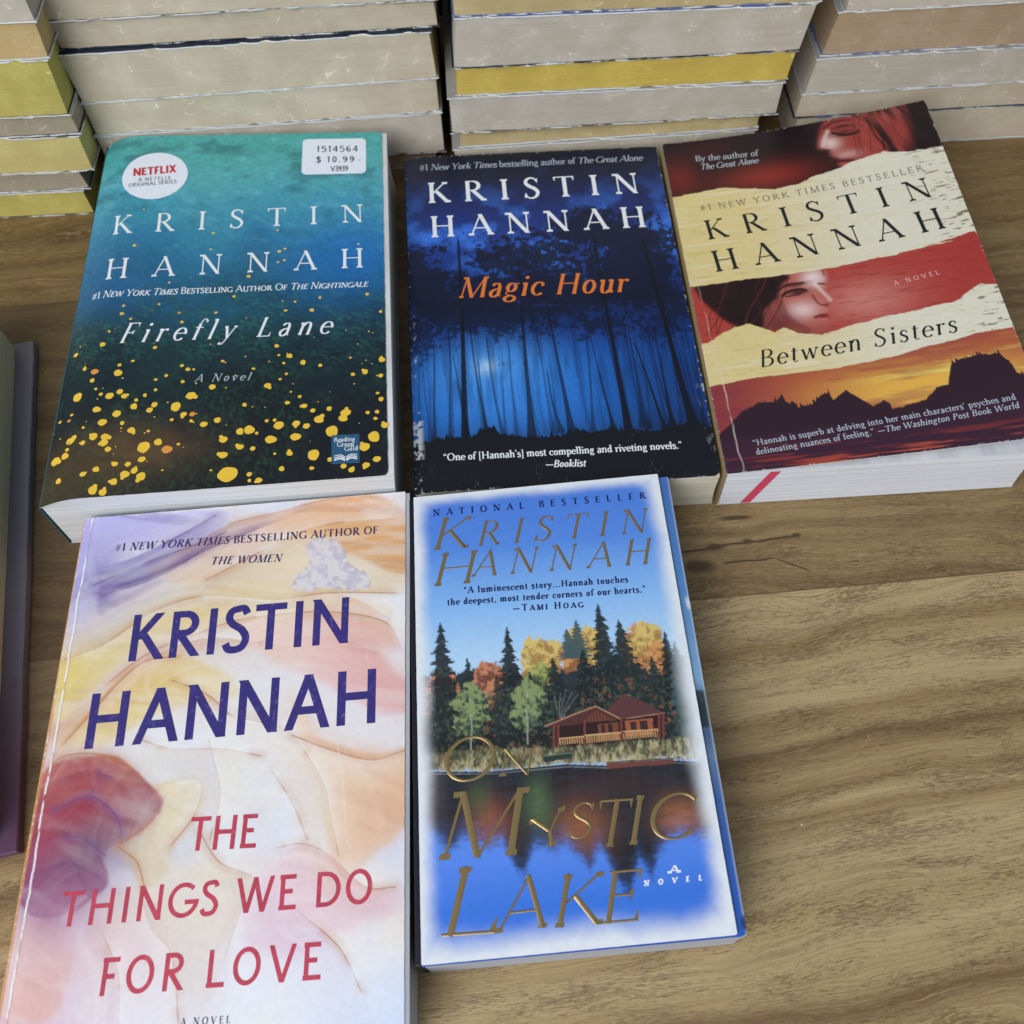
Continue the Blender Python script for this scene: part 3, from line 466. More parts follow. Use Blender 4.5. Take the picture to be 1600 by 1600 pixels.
def page_mat(name, rgb, aged=0., k=1.):
    """cut edge of a paper block: fine level lines, and on old books scuffs and blotches"""
    m, nt, p = new_mat(name); b = NB(nt); x, y, z = posmm(b); c = np.array(tup(rgb))*k
    g = b.n('ShaderNodeObjectInfo').outputs['Random']; off = b.m('MULTIPLY', g, 300.)
    lines = b.noise(b.xyz(b.m('ADD', b.m('MULTIPLY', x, .012), off), b.m('MULTIPLY', y, .012), b.m('MULTIPLY', z, 2.6)), 1, 4, .7)
    lines2 = b.noise(b.xyz(b.m('ADD', b.m('MULTIPLY', x, .03), off), b.m('MULTIPLY', y, .03), b.m('MULTIPLY', z, .6)), 1, 3)
    col = b.mixc(b.step(.28, .72, lines), tuple(c*(.70 if not aged else .84)), tuple(np.minimum(c*1.05, .9)))
    col = b.mixc(b.m('MULTIPLY', b.step(.45, .75, lines2), .35), col, tuple(c*.80))
    if aged:
        v = b.xyz(b.m('ADD', x, off), y, z)
        blot = b.noise(v, .055, 4, .6); col = b.mixc(b.m('MULTIPLY', b.step(.38, .7, blot), .55), col, tuple(np.minimum(c*np.array([1.16, 1.2, 1.3]), .9)))
        spot = b.noise(v, .22, 5, .7); col = b.mixc(b.m('MULTIPLY', b.step(.60, .72, spot), .45), col, tuple(c*np.array([.72, .68, .6])))
        # pale hair scratches: the level line of a warped noise
        for sc_, w_, th in ((.075, .006, .53), (.05, .0045, .5)):
            s1 = b.noise(b.xyz(b.m('ADD', b.m('MULTIPLY', x, .6), off), y, z), sc_, 1.5, .5, 1.2); d = b.m('ABSOLUTE', b.m('SUBTRACT', s1, .5))
            msk = b.m('MULTIPLY', b.m('SUBTRACT', 1., b.step(0., w_, d)), b.step(th, th+.08, b.noise(v, .11, 2)))
            col = b.mixc(b.m('MULTIPLY', msk, .62), col, tuple(np.minimum(c*1.7+.10, .9)))
        h = b.m('ADD', b.m('MULTIPLY', lines, .35), b.m('MULTIPLY', spot, .8))
    else: h = lines
    b.link(col, p.inputs['Base Color']); p.inputs['Roughness'].default_value = .85; p.inputs['Specular IOR Level'].default_value = .15
    b.bump(h, .5, .0004, p); MATS[name] = m
page_mat('fresh_pages', (224, 226, 228)); page_mat('cream_pages', (214, 208, 188)); page_mat('shelf_worn_pages', (206, 198, 172)); page_mat('white_pages', (232, 234, 242)); page_mat('grey_pages', (186, 188, 196)); page_mat('novel_pages', (176, 162, 124))
for n_, c_ in [('aged_beige', (198, 184, 160)), ('aged_grey', (190, 180, 164)), ('aged_warm', (194, 180, 156)), ('aged_yellow', (200, 174, 84)), ('aged_olive', (186, 172, 96)), ('aged_pale_yellow', (198, 182, 118)), ('aged_tan', (196, 168, 118)), ('aged_brown', (172, 148, 120)), ('aged_dull', (162, 150, 128)), ('aged_khaki', (186, 166, 120))]:
    page_mat(n_, c_, 1.)
def cover_edge(name, rgb, white=.5):
    """an old paper cover: print, with the white core showing where it is rubbed"""
    m, nt, p = new_mat(name); b = NB(nt); x, y, z = posmm(b); g = b.m('MULTIPLY', b.n('ShaderNodeObjectInfo').outputs['Random'], 300.)
    n = b.noise(b.xyz(b.m('ADD', x, g), y, b.m('MULTIPLY', z, .3)), .07, 4, .65)
    b.link(b.mixc(b.step(1-white-.06, 1-white+.06, n), tup(rgb), tup((222, 224, 226))), p.inputs['Base Color']); p.inputs['Roughness'].default_value = .7; MATS[name] = m
cover_edge('edge_white', (178, 170, 156), .60); cover_edge('edge_navy', (40, 48, 66), .46); cover_edge('edge_blue', (96, 112, 160), .5); cover_edge('edge_dark', (110, 100, 90), .55)
for n_, c_ in [('print_navy', (26, 36, 52)), ('print_blue', (92, 106, 146)), ('print_dark', (44, 40, 44)), ('print_grey', (150, 148, 144)), ('print_tan', (150, 118, 70))]: plain(n_, c_, .5)
for n_, c_ in [('spine_navy', (22, 26, 46)), ('spine_teal', (40, 92, 96)), ('spine_cream', (170, 148, 104)), ('spine_orange', (206, 150, 96)), ('spine_black', (18, 20, 34)), ('board_black', (26, 28, 32)), ('back_white', (206, 208, 214))]: plain(n_, c_, .45)
def wood():
    m, nt, p = new_mat('wood'); b = NB(nt); X, Y, Z = posmm(b)
    v = b.m('SUBTRACT', b.m('SUBTRACT', Y, 162.4), b.m('MULTIPLY', b.m('SUBTRACT', X, 81.), .0473)); u = X      # v = distance from the joint between two boards
    low = b.noise(b.xyz(b.m('MULTIPLY', u, .006), b.m('MULTIPLY', v, .016)), 1, 3); mid = b.noise(b.xyz(b.m('MULTIPLY', u, .022), b.m('MULTIPLY', v, .05)), 1, 3)
    sway = b.m('ADD', b.m('MULTIPLY', b.m('SUBTRACT', low, .5), 30.), b.m('MULTIPLY', b.m('SUBTRACT', mid, .5), 3.5))
    fA = b.m('ADD', b.m('SUBTRACT', v, b.m('MULTIPLY', b.m('SUBTRACT', u, 100.), .085)), sway)
    fB = b.m('ADD', b.m('ADD', v, b.m('MULTIPLY', b.m('SUBTRACT', u, 100.), .02)), b.m('MULTIPLY', sway, 1.5))
    isB = b.m('GREATER_THAN', v, 0.); isC = b.m('GREATER_THAN', v, 196.)
    L, Md, D, DD = tup((180, 156, 114)), tup((164, 138, 96)), tup((140, 112, 72)), tup((108, 80, 48))
    def pos(t): return (t+180)/180.
    rA = b.ramp(b.m('DIVIDE', b.m('ADD', fA, 180.), 180.), [(pos(-172), D), (pos(-160), Md), (pos(-153), DD), (pos(-147), Md), (pos(-133), L), (pos(-124), Md), (pos(-118), L), (pos(-104), L), (pos(-96), Md), (pos(-93), D), (pos(-88), L), (pos(-81), D), (pos(-76), Md), (pos(-70), D), (pos(-66), DD), (pos(-62), Md), (pos(-54), D), (pos(-50), L), (pos(-34), L), (pos(-26), Md), (pos(-21), D), (pos(-16), L), (pos(0), L)])
    bandsB = b.noise(b.xyz(b.m('MULTIPLY', u, .0015), b.m('MULTIPLY', fB, .075)), 1, 3, .6)
    rB = b.ramp(bandsB, [(.28, tup((78, 56, 34))), (.42, tup((112, 88, 54))), (.52, tup((142, 118, 78))), (.62, tup((122, 97, 61))), (.75, tup((152, 129, 90)))])
    rC = b.ramp(bandsB, [(.28, tup((70, 50, 28))), (.45, tup((104, 80, 44))), (.6, tup((126, 98, 58))), (.75, tup((98, 74, 42)))])
    col = b.mixc(isB, rA, rB); col = b.mixc(isC, col, rC); f = b.m('ADD', b.m('MULTIPLY', fA, b.m('SUBTRACT', 1., isB)), b.m('MULTIPLY', fB, isB))
    jit = b.m('MULTIPLY', b.m('SUBTRACT', b.noise(b.xyz(b.m('MULTIPLY', u, .022), b.m('MULTIPLY', v, .07)), 1, 2), .5), 1.6); f = b.m('ADD', f, jit)
    for su, sf, lo, hi, am, cc in ((.006, .16, .50, .72, .45, DD), (.012, .60, .52, .72, .30, D), (.03, 2.6, .48, .66, .50, tup((112, 86, 54))), (.05, 4.5, .52, .70, .40, tup((196, 176, 138)))):
        q = b.noise(b.xyz(b.m('MULTIPLY', u, su), b.m('MULTIPLY', f, sf), sf*7), 1, 4, .6); col = b.mixc(b.m('MULTIPLY', b.step(lo, hi, q), am), col, cc)
    fine = b.noise(b.xyz(b.m('MULTIPLY', u, .22), b.m('MULTIPLY', f, 3.4)), 1, 3, .75); col = b.mixc(b.m('MULTIPLY', b.step(.45, .8, fine), .45), col, tup((196, 174, 132)))
    dens = b.noise(b.xyz(b.m('MULTIPLY', u, .02), b.m('MULTIPLY', f, .10)), 1, 3, .6)
    pm = None
    for su, sf in ((.26, 2.6), (.42, 4.6)):
        pore = b.noise(b.xyz(b.m('MULTIPLY', u, su), b.m('MULTIPLY', f, sf), su*20), 1, 2, .5)
        q = b.step(.585, .645, b.m('ADD', pore, b.m('MULTIPLY', b.m('SUBTRACT', dens, .52), .62))); pm = q if pm is None else b.m('MAXIMUM', pm, q)
    col = b.mixc(b.m('MULTIPLY', pm, .58), col, tup((84, 60, 34)))
    gap_shade = b.m('MULTIPLY', b.step(-118., -172., b.m('ADD', X, b.m('MULTIPLY', b.m('SUBTRACT', low, .5), 40.))), b.step(58., 92., b.m('ADD', Y, b.m('MULTIPLY', b.m('SUBTRACT', mid, .5), 40.)))); gap_shade = b.m('MULTIPLY', gap_shade, b.m('SUBTRACT', 1., isC))  # shade of the gap by the left hardback, painted into the board colour
    col = b.mixc(b.m('MULTIPLY', gap_shade, .62), col, tup((62, 46, 32)))
    # knots and the two cracks beside them
    wob = b.m('MULTIPLY', b.m('SUBTRACT', b.noise(b.xyz(b.m('MULTIPLY', X, .09), b.m('MULTIPLY', Y, .09)), 1, 4), .5), 5.)
    def blob(cx, cy, rx, ry):
        dx = b.m('DIVIDE', b.m('SUBTRACT', X, cx), rx); dy = b.m('DIVIDE', b.m('ADD', b.m('SUBTRACT', Y, cy), b.m('MULTIPLY', wob, .4)), ry)
        return b.m('SUBTRACT', 1., b.step(.35, 1.1, b.m('SQRT', b.m('ADD', b.m('MULTIPLY', dx, dx), b.m('MULTIPLY', dy, dy)))))
    def crack(x0, y0, x1, y1, w):
        k = (y1-y0)/(x1-x0); d = b.m('ABSOLUTE', b.m('ADD', b.m('SUBTRACT', b.m('SUBTRACT', Y, y0), b.m('MULTIPLY', b.m('SUBTRACT', X, x0), k)), b.m('MULTIPLY', wob, .5)))
        e = b.m('MULTIPLY', b.step(x0-1, x0+2, X), b.m('SUBTRACT', 1., b.step(x1-2, x1+1, X)))
        return b.m('MULTIPLY', b.m('SUBTRACT', 1., b.step(w*.4, w, d)), e)
    marks = None
    for q in [blob(121.5, 190.2, 2.6, 1.6), blob(100.3, 188.2, 3, 1.8), blob(86, 186.3, 6, 2.2), blob(78, 177.4, 9, 4.2), blob(97, 200, 9, 1.6), crack(70, 184.3, 123, 190.2, .75), crack(88, 178.4, 110.3, 179.6, .7), crack(110.3, 179.6, 125, 172.5, .5)]:
        marks = q if marks is None else b.m('MAXIMUM', marks, q)
    col = b.mixc(b.m('MULTIPLY', marks, .85), col, tup((62, 42, 26)))
    tick = b.m('MULTIPLY', b.step(.58, .72, b.noise(b.xyz(b.m('MULTIPLY', X, .16), b.m('MULTIPLY', Y, .02)), 1, 2)), b.m('MULTIPLY', b.step(4., 10., v), 0.))
    seam = b.m('SUBTRACT', 1., b.step(.15, .55, b.m('ABSOLUTE', v))); col = b.mixc(b.m('MULTIPLY', seam, .55), col, tup((70, 50, 30)))
    flk = b.noise(b.xyz(b.m('MULTIPLY', X, .5), b.m('MULTIPLY', Y, .38)), 1, 1, .5); col = b.mixc(b.m('MULTIPLY', b.step(.795, .81, flk), .6), col, tup((214, 208, 190)))
    b.link(col, p.inputs['Base Color']); p.inputs['Roughness'].default_value = .42; p.inputs['Specular IOR Level'].default_value = .45
    b.bump(b.m('SUBTRACT', b.m('MULTIPLY', fine, .3), pm), .35, .0003, p); MATS['wood'] = m
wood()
def jacket():
    m, nt, p = new_mat('jacket_mauve'); b = NB(nt); x, y, z = posmm(b); n = b.noise(b.xyz(b.m('MULTIPLY', x, .05), b.m('MULTIPLY', y, .02)), 1, 4); s = b.noise(b.xyz(x, y), .09, 4)
    c = b.mixc(b.step(190, 95, b.m("ADD", y, b.m("MULTIPLY", n, 40.))), tup((118, 113, 128)), tup((86, 56, 84))); c = b.mixc(b.m('MULTIPLY', b.step(.62, .7, s), .5), c, tup((84, 76, 92))); b.link(c, p.inputs['Base Color']); p.inputs['Roughness'].default_value = .4; MATS['jacket_mauve'] = m
jacket()
plain('panel_dark', (30, 32, 42), .8)
# ------------------------------------------------------------------ meshes
def mesh_np(name, V, faces, mats, fm=None, colors=None, smooth=True, parent=None):
    """V (n,3) in millimetres of the scene; faces = list of index arrays (k,m) or tuples"""
    me = bpy.data.meshes.new(name); V = np.asarray(V, float)*MM
    me.vertices.add(len(V)); me.vertices.foreach_set('co', V.ravel())
    loops = []; starts = []; tot = 0; sizes = []
    for f in faces:
        if isinstance(f, np.ndarray) and f.ndim == 2:
            loops.append(f.ravel()); sizes.append(np.full(len(f), f.shape[1]))
        else:
            loops.append(np.asarray(f)); sizes.append(np.array([len(f)]))
    loops = np.concatenate(loops); sizes = np.concatenate(sizes); starts = np.concatenate([[0], np.cumsum(sizes)[:-1]])
    me.loops.add(len(loops)); me.loops.foreach_set('vertex_index', loops.astype(np.int32))
    me.polygons.add(len(sizes)); me.polygons.foreach_set('loop_start', starts.astype(np.int32)); me.polygons.foreach_set('loop_total', sizes.astype(np.int32))
    for m in mats: me.materials.append(MATS[m])
    if fm is not None: me.polygons.foreach_set('material_index', np.asarray(fm, np.int32))
    me.polygons.foreach_set('use_smooth', np.full(len(sizes), smooth))
    if colors is not None:
        a = me.color_attributes.new('art', 'FLOAT_COLOR', 'POINT'); C = np.ones((len(V), 4)); C[:len(colors), :3] = colors; a.data.foreach_set('color', C.ravel())
    me.update(); me.validate()
    o = bpy.data.objects.new(name, me); COL.objects.link(o)
    if parent is not None: o.parent = parent; o.matrix_parent_inverse = Matrix.Translation(parent.location).inverted()
    return o
def thing(name, label, cat, loc, group=None):
    o = bpy.data.objects.new(name, None); o.empty_display_size = .02; COL.objects.link(o); o.location = Vector(loc)*MM; o['label'] = label; o['category'] = cat
    if group: o['group'] = group
    return o
def gridq(nx, ny, o=0):
    i = np.arange((nx-1)*(ny-1)); x = i % (nx-1); y = i//(nx-1); a = o+y*nx+x
    return np.stack([a, a+nx, a+nx+1, a+1], -1)

class Surf:
    """a cover lying on its book: u mm from the spine, v mm down from the head, h mm above the paper"""
    def __init__(s, TL, TR, BR, BL, Wd, Ht, z): s.c = [np.array(q, float) for q in (TL, TR, BR, BL)]; s.W = Wd; s.H = Ht; s.z = z
    def __call__(s, u, v, h=0.):
        a = np.asarray(u, float)/s.W; t = 1-np.asarray(v, float)/s.H; TL, TR, BR, BL = s.c
        x = (1-a)*(t*TL[0]+(1-t)*BL[0])+a*(t*TR[0]+(1-t)*BR[0]); y = (1-a)*(t*TL[1]+(1-t)*BL[1])+a*(t*TR[1]+(1-t)*BR[1])
        return np.stack([x, y, s.z(a, t)+h], -1)

def cover(name, S, paint, nx, ny, ink=None, parent=None, corners=(0, 0, 0, 0), wear=.12, thick=.35, seed=0, core=(222, 222, 222)):
    """printed sheet with rounded, slightly worn corners and a paper-white cut edge; lettering is printed on it"""
    a = np.linspace(0, 1, nx); t = np.linspace(0, 1, ny); A, T = np.meshgrid(a, t); Wd, Ht = S.W, S.H
    V = T*Ht; lo = np.zeros(ny); hi = np.full(ny, Wd); v = t*Ht
    for k, r in enumerate(corners):
        if r <= 0: continue
        d = v if k in (0, 1) else Ht-v; q = np.where(d < r, r-np.sqrt(np.maximum(r*r-(r-d)**2, 0)), 0)
        if k in (0, 3): lo = lo+q
        else: hi = hi-q
    lo = lo+wear*fbm(v*.35, v*0, seed+5)*1.2; hi = hi-wear*fbm(v*.35, v*0+9, seed+6)*1.2
    U = lo[:, None]+A*(hi-lo)[:, None]; V = V.copy(); V[0] += wear*fbm(U[0]*.35, U[0]*0, seed+7); V[-1] -= wear*fbm(U[-1]*.35, U[-1]*0, seed+8)
    P = S(U, V); C = paint(U, V)
    verts = P.reshape(-1, 3); cols = C.reshape(-1, 3); faces = [gridq(nx, ny)]; fm = [np.zeros((nx-1)*(ny-1), int)]
    ring = np.concatenate([np.arange(nx), np.arange(1, ny)*nx+nx-1, (ny-1)*nx+np.arange(nx-2, -1, -1), np.arange(ny-2, 0, -1)*nx])
    top = verts[ring]; n0 = len(verts); k = len(ring); lowr = top.copy(); lowr[:, 2] -= thick
    verts = np.vstack([verts, top, lowr]); cc = np.tile(lin(core), (2*k, 1)); cols = np.vstack([cols, cc])
    i = np.arange(k); j = (i+1) % k; faces.append(np.stack([n0+i, n0+j, n0+k+j, n0+k+i], -1)); fm.append(np.zeros(k, int))
    mats = ['art']
    if ink is not None and ink.n:
        iv = np.vstack(ink.v); iv3 = S(iv[:, 0], iv[:, 1], iv[:, 2]); o = len(verts); verts = np.vstack([verts, iv3])
        used = sorted(set(ink.m)); mats += used; ix = {m: 1+q for q, m in enumerate(used)}
        faces += [tuple(q+o for q in f) for f in ink.f]; fm.append(np.array([ix[m] for m in ink.m]))
    return mesh_np(name, verts, faces, mats, np.concatenate(fm), cols, True, parent)

def block(name, S, mat, parent, ztop, inset=(1., 1., 1., 1.), z0=.7, hollow=.6, extra=None, n=24, rnd=0.):
    """paper block under a cover: inset = spine, head, fore-edge, tail; the fore-edge is a little hollow"""
    Wd, Ht = S.W, S.H; l, h, f, tl = inset; u0, u1, v0, v1 = l, Wd-f, h, Ht-tl
    q = np.linspace(0, 1, n)
    U = np.concatenate([u0+(u1-u0)*q, np.full(n-2, u1), u1+(u0-u1)*q, np.full(n-2, u0)]); Vv = np.concatenate([np.full(n, v1), (v1+(v0-v1)*q)[1:-1], np.full(n, v0), (v0+(v1-v0)*q)[1:-1]])
    k = len(U); rows = []
    nz = 9
    for r in range(nz):
        w = r/(nz-1); P = S(U, Vv); zt = ztop(U/Wd, 1-Vv/Ht); bulge = hollow*math.sin(w*math.pi)
        P2 = S(np.where(np.abs(U-u1) < 1e-6, U-bulge, U), Vv); 
        if rnd:   # rounded spine side
            P2 = S(np.where(U < u0+rnd*1.2, U+0*U, U)-0, Vv)
        P2[:, 2] = z0+(zt-z0)*w; rows.append(P2)
    verts = np.vstack(rows); F = []
    i = np.arange(k); j = (i+1) % k
    for r in range(nz-1): F.append(np.stack([r*k+i, r*k+j, (r+1)*k+j, (r+1)*k+i], -1))
    m = 22; gu, gv = np.meshgrid(np.linspace(u0, u1, m), np.linspace(v0, v1, m)); G_ = S(gu, gv); G_[..., 2] = ztop(gu/Wd, 1-gv/Ht)-.02; o = len(verts)
    verts = np.vstack([verts, G_.reshape(-1, 3)]); F.append(gridq(m, m, o)); mats = [mat]; fm = [0]*(k*(nz-1)+(m-1)**2)
    if extra is not None:
        ev, ef, em = extra; o = len(verts); verts = np.vstack([verts, ev]); F += [tuple(a+o for a in f_) for f_ in ef]; mats.append(em); fm += [1]*len(ef)
    ob = mesh_np(name, verts, F, mats, fm, None, True, parent)
    sharp(ob); return ob
def sharp(o, ang=40):
    me = o.data; me.set_sharp_from_angle(angle=math.radians(ang))
def box_pts(name, pts8, mat, parent=None, bev=0., smooth=False):
    """box from 8 corner points: bottom ring then top ring, both counter-clockwise"""
    o = mesh_np(name, pts8, [(3, 2, 1, 0), (4, 5, 6, 7), (0, 1, 5, 4), (1, 2, 6, 5), (2, 3, 7, 6), (3, 0, 4, 7)], [mat], None, None, smooth, parent)
    if bev:
        m = o.modifiers.new('round', 'BEVEL'); m.width = bev*MM; m.segments = 2; m.limit_method = 'NONE'
    return o
def slab(name, S, mat, parent, u0, u1, v0, v1, za, zb, bev=.15):
    q = [(u0, v1), (u1, v1), (u1, v0), (u0, v0)]; P = np.array([S(a, b) for a, b in q]); lo = P.copy(); hi = P.copy(); lo[:, 2] = za; hi[:, 2] = zb
    return box_pts(name, np.vstack([lo, hi]), mat, parent, bev)

# ------------------------------------------------------------------ the printed pictures
C_ = lin
def paint_fire(U, V):
    x, y = U/140, V/208; n = fbm(U*.035, V*.03, 1, 5); n2 = fbm(U*.10+V*.05, V*.20-U*.08, 2, 4); n3 = fbm(U*.5, V*.5, 3, 2)
    yy = y+(n-.5)*.22+(n2-.5)*.07
    stops = [(0, (64, 146, 142)), (.14, (70, 148, 152)), (.25, (56, 136, 158)), (.36, (42, 116, 152)), (.44, (36, 100, 130)), (.52, (28, 76, 96)), (.60, (26, 58, 64)), (.70, (20, 40, 48)), (.82, (20, 28, 36)), (1, (20, 22, 28))]
    c = np.stack([np.interp(yy, [s[0] for s in stops], lin([s[1] for s in stops])[:, i]) for i in range(3)], -1)
    c = mix(c, C_((22, 104, 182)), np.exp(-(((x-.88)/.20)**2+((y-.42)/.13)**2))*.75*(.5+n2)); c = mix(c, C_((24, 96, 160)), np.exp(-(((x-.12)/.2)**2+((y-.47)/.09)**2))*.5)
    c = mix(c, C_((96, 176, 186)), ss(.56, .75, n2)*ss(.5, .2, y)*.28); c = mix(c, C_((20, 66, 82)), ss(.55, .8, fbm(U*.06, V*.10, 8))*ss(.55, .1, y)*.5)
    br = fbm(U*.5+V*.25, V*.9-U*.35, 13, 4); br2 = fbm(U*.9-V*.4, V*.5+U*.3, 14, 4)
    c = mix(c, C_((52, 108, 98)), ss(.30, .8, n2)*ss(.35, .75, br)*np.exp(-((y-.58)/.12)**2)*.7); c = mix(c, C_((34, 72, 52)), ss(.3, .8, fbm(U*.06, V*.06, 12))*ss(.35, .75, br2)*ss(.58, .8, y)*.7); c = c*(1+.34*(br-.5)+.28*(br2-.5))[..., None]
    c = mix(c, C_((108, 82, 50)), np.exp(-(((x-.25)/.20)**2+((y-.90)/.06)**2))*.75*(.3+n2)); c = mix(c, C_((84, 70, 42)), np.exp(-(((x-.0)/.25)**2+((y-.98)/.10)**2))*.6)
    c = c*(.9+.2*n3[..., None])
    c = c*(1+.28*ss(.52, .12, y))[..., None]
    return mix(c, C_((206, 212, 214)), ss(.78, .86, fbm(U*.9, V*.9, 4, 3))*ss(.75, .0, np.minimum(np.minimum(U, 140-U), np.minimum(V, 208-V)))*.9)
def hires(fn, U, V, k=2):
    return fn(U, V)
def paint_magic(U, V):
    x, y = U/132, V/203; n = fbm(U*.03, V*.03, 11, 5); n2 = fbm(U*.16, V*.16, 12, 5)
    stops = [(0, (20, 26, 42)), (.08, (22, 28, 52)), (.17, (22, 38, 92)), (.28, (26, 58, 138)), (.42, (22, 56, 132)), (.52, (16, 40, 92)), (.60, (18, 62, 138)), (.68, (24, 88, 168)), (.80, (24, 92, 172)), (.86, (24, 80, 148)), (1, (12, 16, 26))]
    c = np.stack([np.interp(y+(n-.5)*.04, [s[0] for s in stops], lin([s[1] for s in stops])[:, i]) for i in range(3)], -1)
    c = mix(c, C_((60, 124, 232)), ss(.45, .7, fbm(U*.07, V*.07, 19))*np.exp(-((y-.30)/.13)**2)*.8)
    c = mix(c, C_((92, 172, 246)), np.exp(-(((x-.29)/.20)**2+((y-.72)/.095)**2))*.9); c = mix(c, C_((40, 124, 222)), np.exp(-(((x-.34)/.36)**2+((y-.76)/.10)**2))*.6)
    c = mix(c, C_((176, 214, 244)), np.exp(-(((x-.262)/.035)**2+((y-.685)/.022)**2))*.7*(.5+n2))
    dark = C_((10, 20, 44)); dk2 = C_((8, 14, 30))
    # canopy: clumps of needles
    cl = fbm(U*.045, V*.055, 21, 3); fine = fbm(U*.42, V*.42, 22, 4)
    dens = np.interp(y, [0, .14, .22, .32, .42, .52, .60, .70, .80, .86], [.0, .05, .34, .38, .38, .40, .30, .10, -.02, -.02])
    for cx, cy, rx, ry, w in [(.02, .36, .16, .13, .5), (.88, .38, .2, .2, .5), (.48, .48, .3, .12, .5), (.36, .30, .14, .07, .35), (.7, .30, .16, .08, .4), (.62, .58, .25, .08, .3), (.14, .52, .18, .08, .4), (.3, .4, .09, .05, .3), (.95, .62, .12, .12, .35), (.02, .60, .06, .10, .3)]:
        dens = dens+w*np.exp(-(((x-cx)/rx)**2+((y-cy)/ry)**2))
    c = mix(c, C_((14, 34, 84)), ss(.66, .5, y)*ss(.36, .5, y)*.55); c = mix(c, C_((12, 36, 92)), ss(.55, 1.0, x)*ss(.55, .75, y)*.7); tw = fbm(U*1.1, V*.7, 23, 3); cm = ss(.0, .12, dens*.6+cl*.62+fine*.5+tw*.22-1.02); c = mix(c, dark, cm*np.interp(y, [0, .5, .62, .8], [.93, .93, .75, .4]))
    mist = fbm(U*.35, V*.04, 24, 4); c = mix(c, C_((10, 34, 86)), ss(.46, .66, mist)*ss(.50, .60, y)*ss(.9, .7, y)*.38)
    # trunks: foot u, foot v, head u, head v, half widths
    rg = random.Random(4)
    tr = [(23.4, 182, 25.5, 56, 2.1, .7, .95), (52, 178, 54.6, 70, 1.7, .5, .85), (70, 176, 66, 96, 1.4, .5, .8), (95, 180, 92.8, 56, 1.9, .7, .95), (124.5, 176, 116, 62, 2.3, .8, .97), (112, 178, 104, 128, 1.0, .4, .9), (40, 178, 35.5, 120, .9, .35, .6), (10, 180, 11, 120, .8, .3, .6), (80, 178, 82, 120, .9, .3, .6), (116, 178, 110, 118, .7, .3, .7)]
    for i in range(46):
        u = rg.uniform(2, 130); tr.append((u, rg.uniform(174, 181), u+rg.uniform(-5, 2.5), rg.uniform(84, 150), rg.uniform(.4, 1.0), .25, rg.uniform(.25, .7)))
    for fu, fv, hu, hv, w0, w1, al in tr:
        t = np.clip((fv-V)/(fv-hv), 0, 1); ctr = fu+(hu-fu)*t**.8+np.sin(t*5+fu)*.35; w = (w1+(w0-w1)*(1-t)**1.2)*.66+1.1*(1-t)**12
        c = mix(c, dk2, ss(w+.28, w-.12, np.abs(U-ctr))*((V < fv+2) & (V > hv))*al*ss(0, .06, 1-t+1e-3))
    g = 178.5+2.2*(fbm(U*.05, U*0, 31)-.5)*2-3.6*fbm(U*1.0, U*0, 32, 2)*fbm(U*.13, U*0, 33)*1.6+1.2*(x-.5)
    bush = 5.5*np.exp(-((U-33)/5)**2)+4*np.exp(-((U-72)/5)**2)+3*np.exp(-((U-88)/5)**2)+2*np.exp(-((U-122)/6)**2); g = g-bush*(.4+.8*fbm(U*.55, V*.5, 35, 3))
    c = mix(c, C_((13, 17, 25)), ss(-.35, .5, V-g))
    c = mix(c, C_((24, 28, 50)), .0*x); c = c*(.92+.16*fbm(U*.8, V*.8, 40, 2)[..., None])
    # rubbed corners and spine
    wr = fbm(U*.55, V*.55, 41, 4); wl = C_((204, 208, 210))
    c = mix(c, wl, ss(.40, .48, wr)*ss(3.4, .8, np.abs(U-2.2))*((V > 166) & (V < 186))*.95); c = mix(c, wl, ss(.62, .70, wr)*ss(1.0, .2, np.abs(U-2.6-1.2*(fbm(V*.1, V*0, 42)-.5)))*ss(95, 130, V)*.8)
    c = mix(c, wl, ss(.60, .70, fbm(U*.7, V*.25, 43, 4))*ss(4.2, .3, 132-U)*ss(140, 165, V)*.8); c = mix(c, wl, ss(.66, .76, fbm(U*1.2, V*1.2, 44, 3))*ss(1.3, .1, np.minimum(np.minimum(U, V), np.minimum(132-U, 203-V)))*.9)
    sc = fbm(U*.25+V*.1, V*.06-U*.06, 45, 5); c = mix(c, C_((120, 132, 150)), ss(.008, .0, np.abs(sc-.5))*ss(.5, .7, fbm(U*.05, V*.05, 46))*ss(150, 175, V)*.5)
    return c
def edge_of(pts, U): p = np.array(sorted(pts)); return np.interp(U, p[:, 0], p[:, 1])
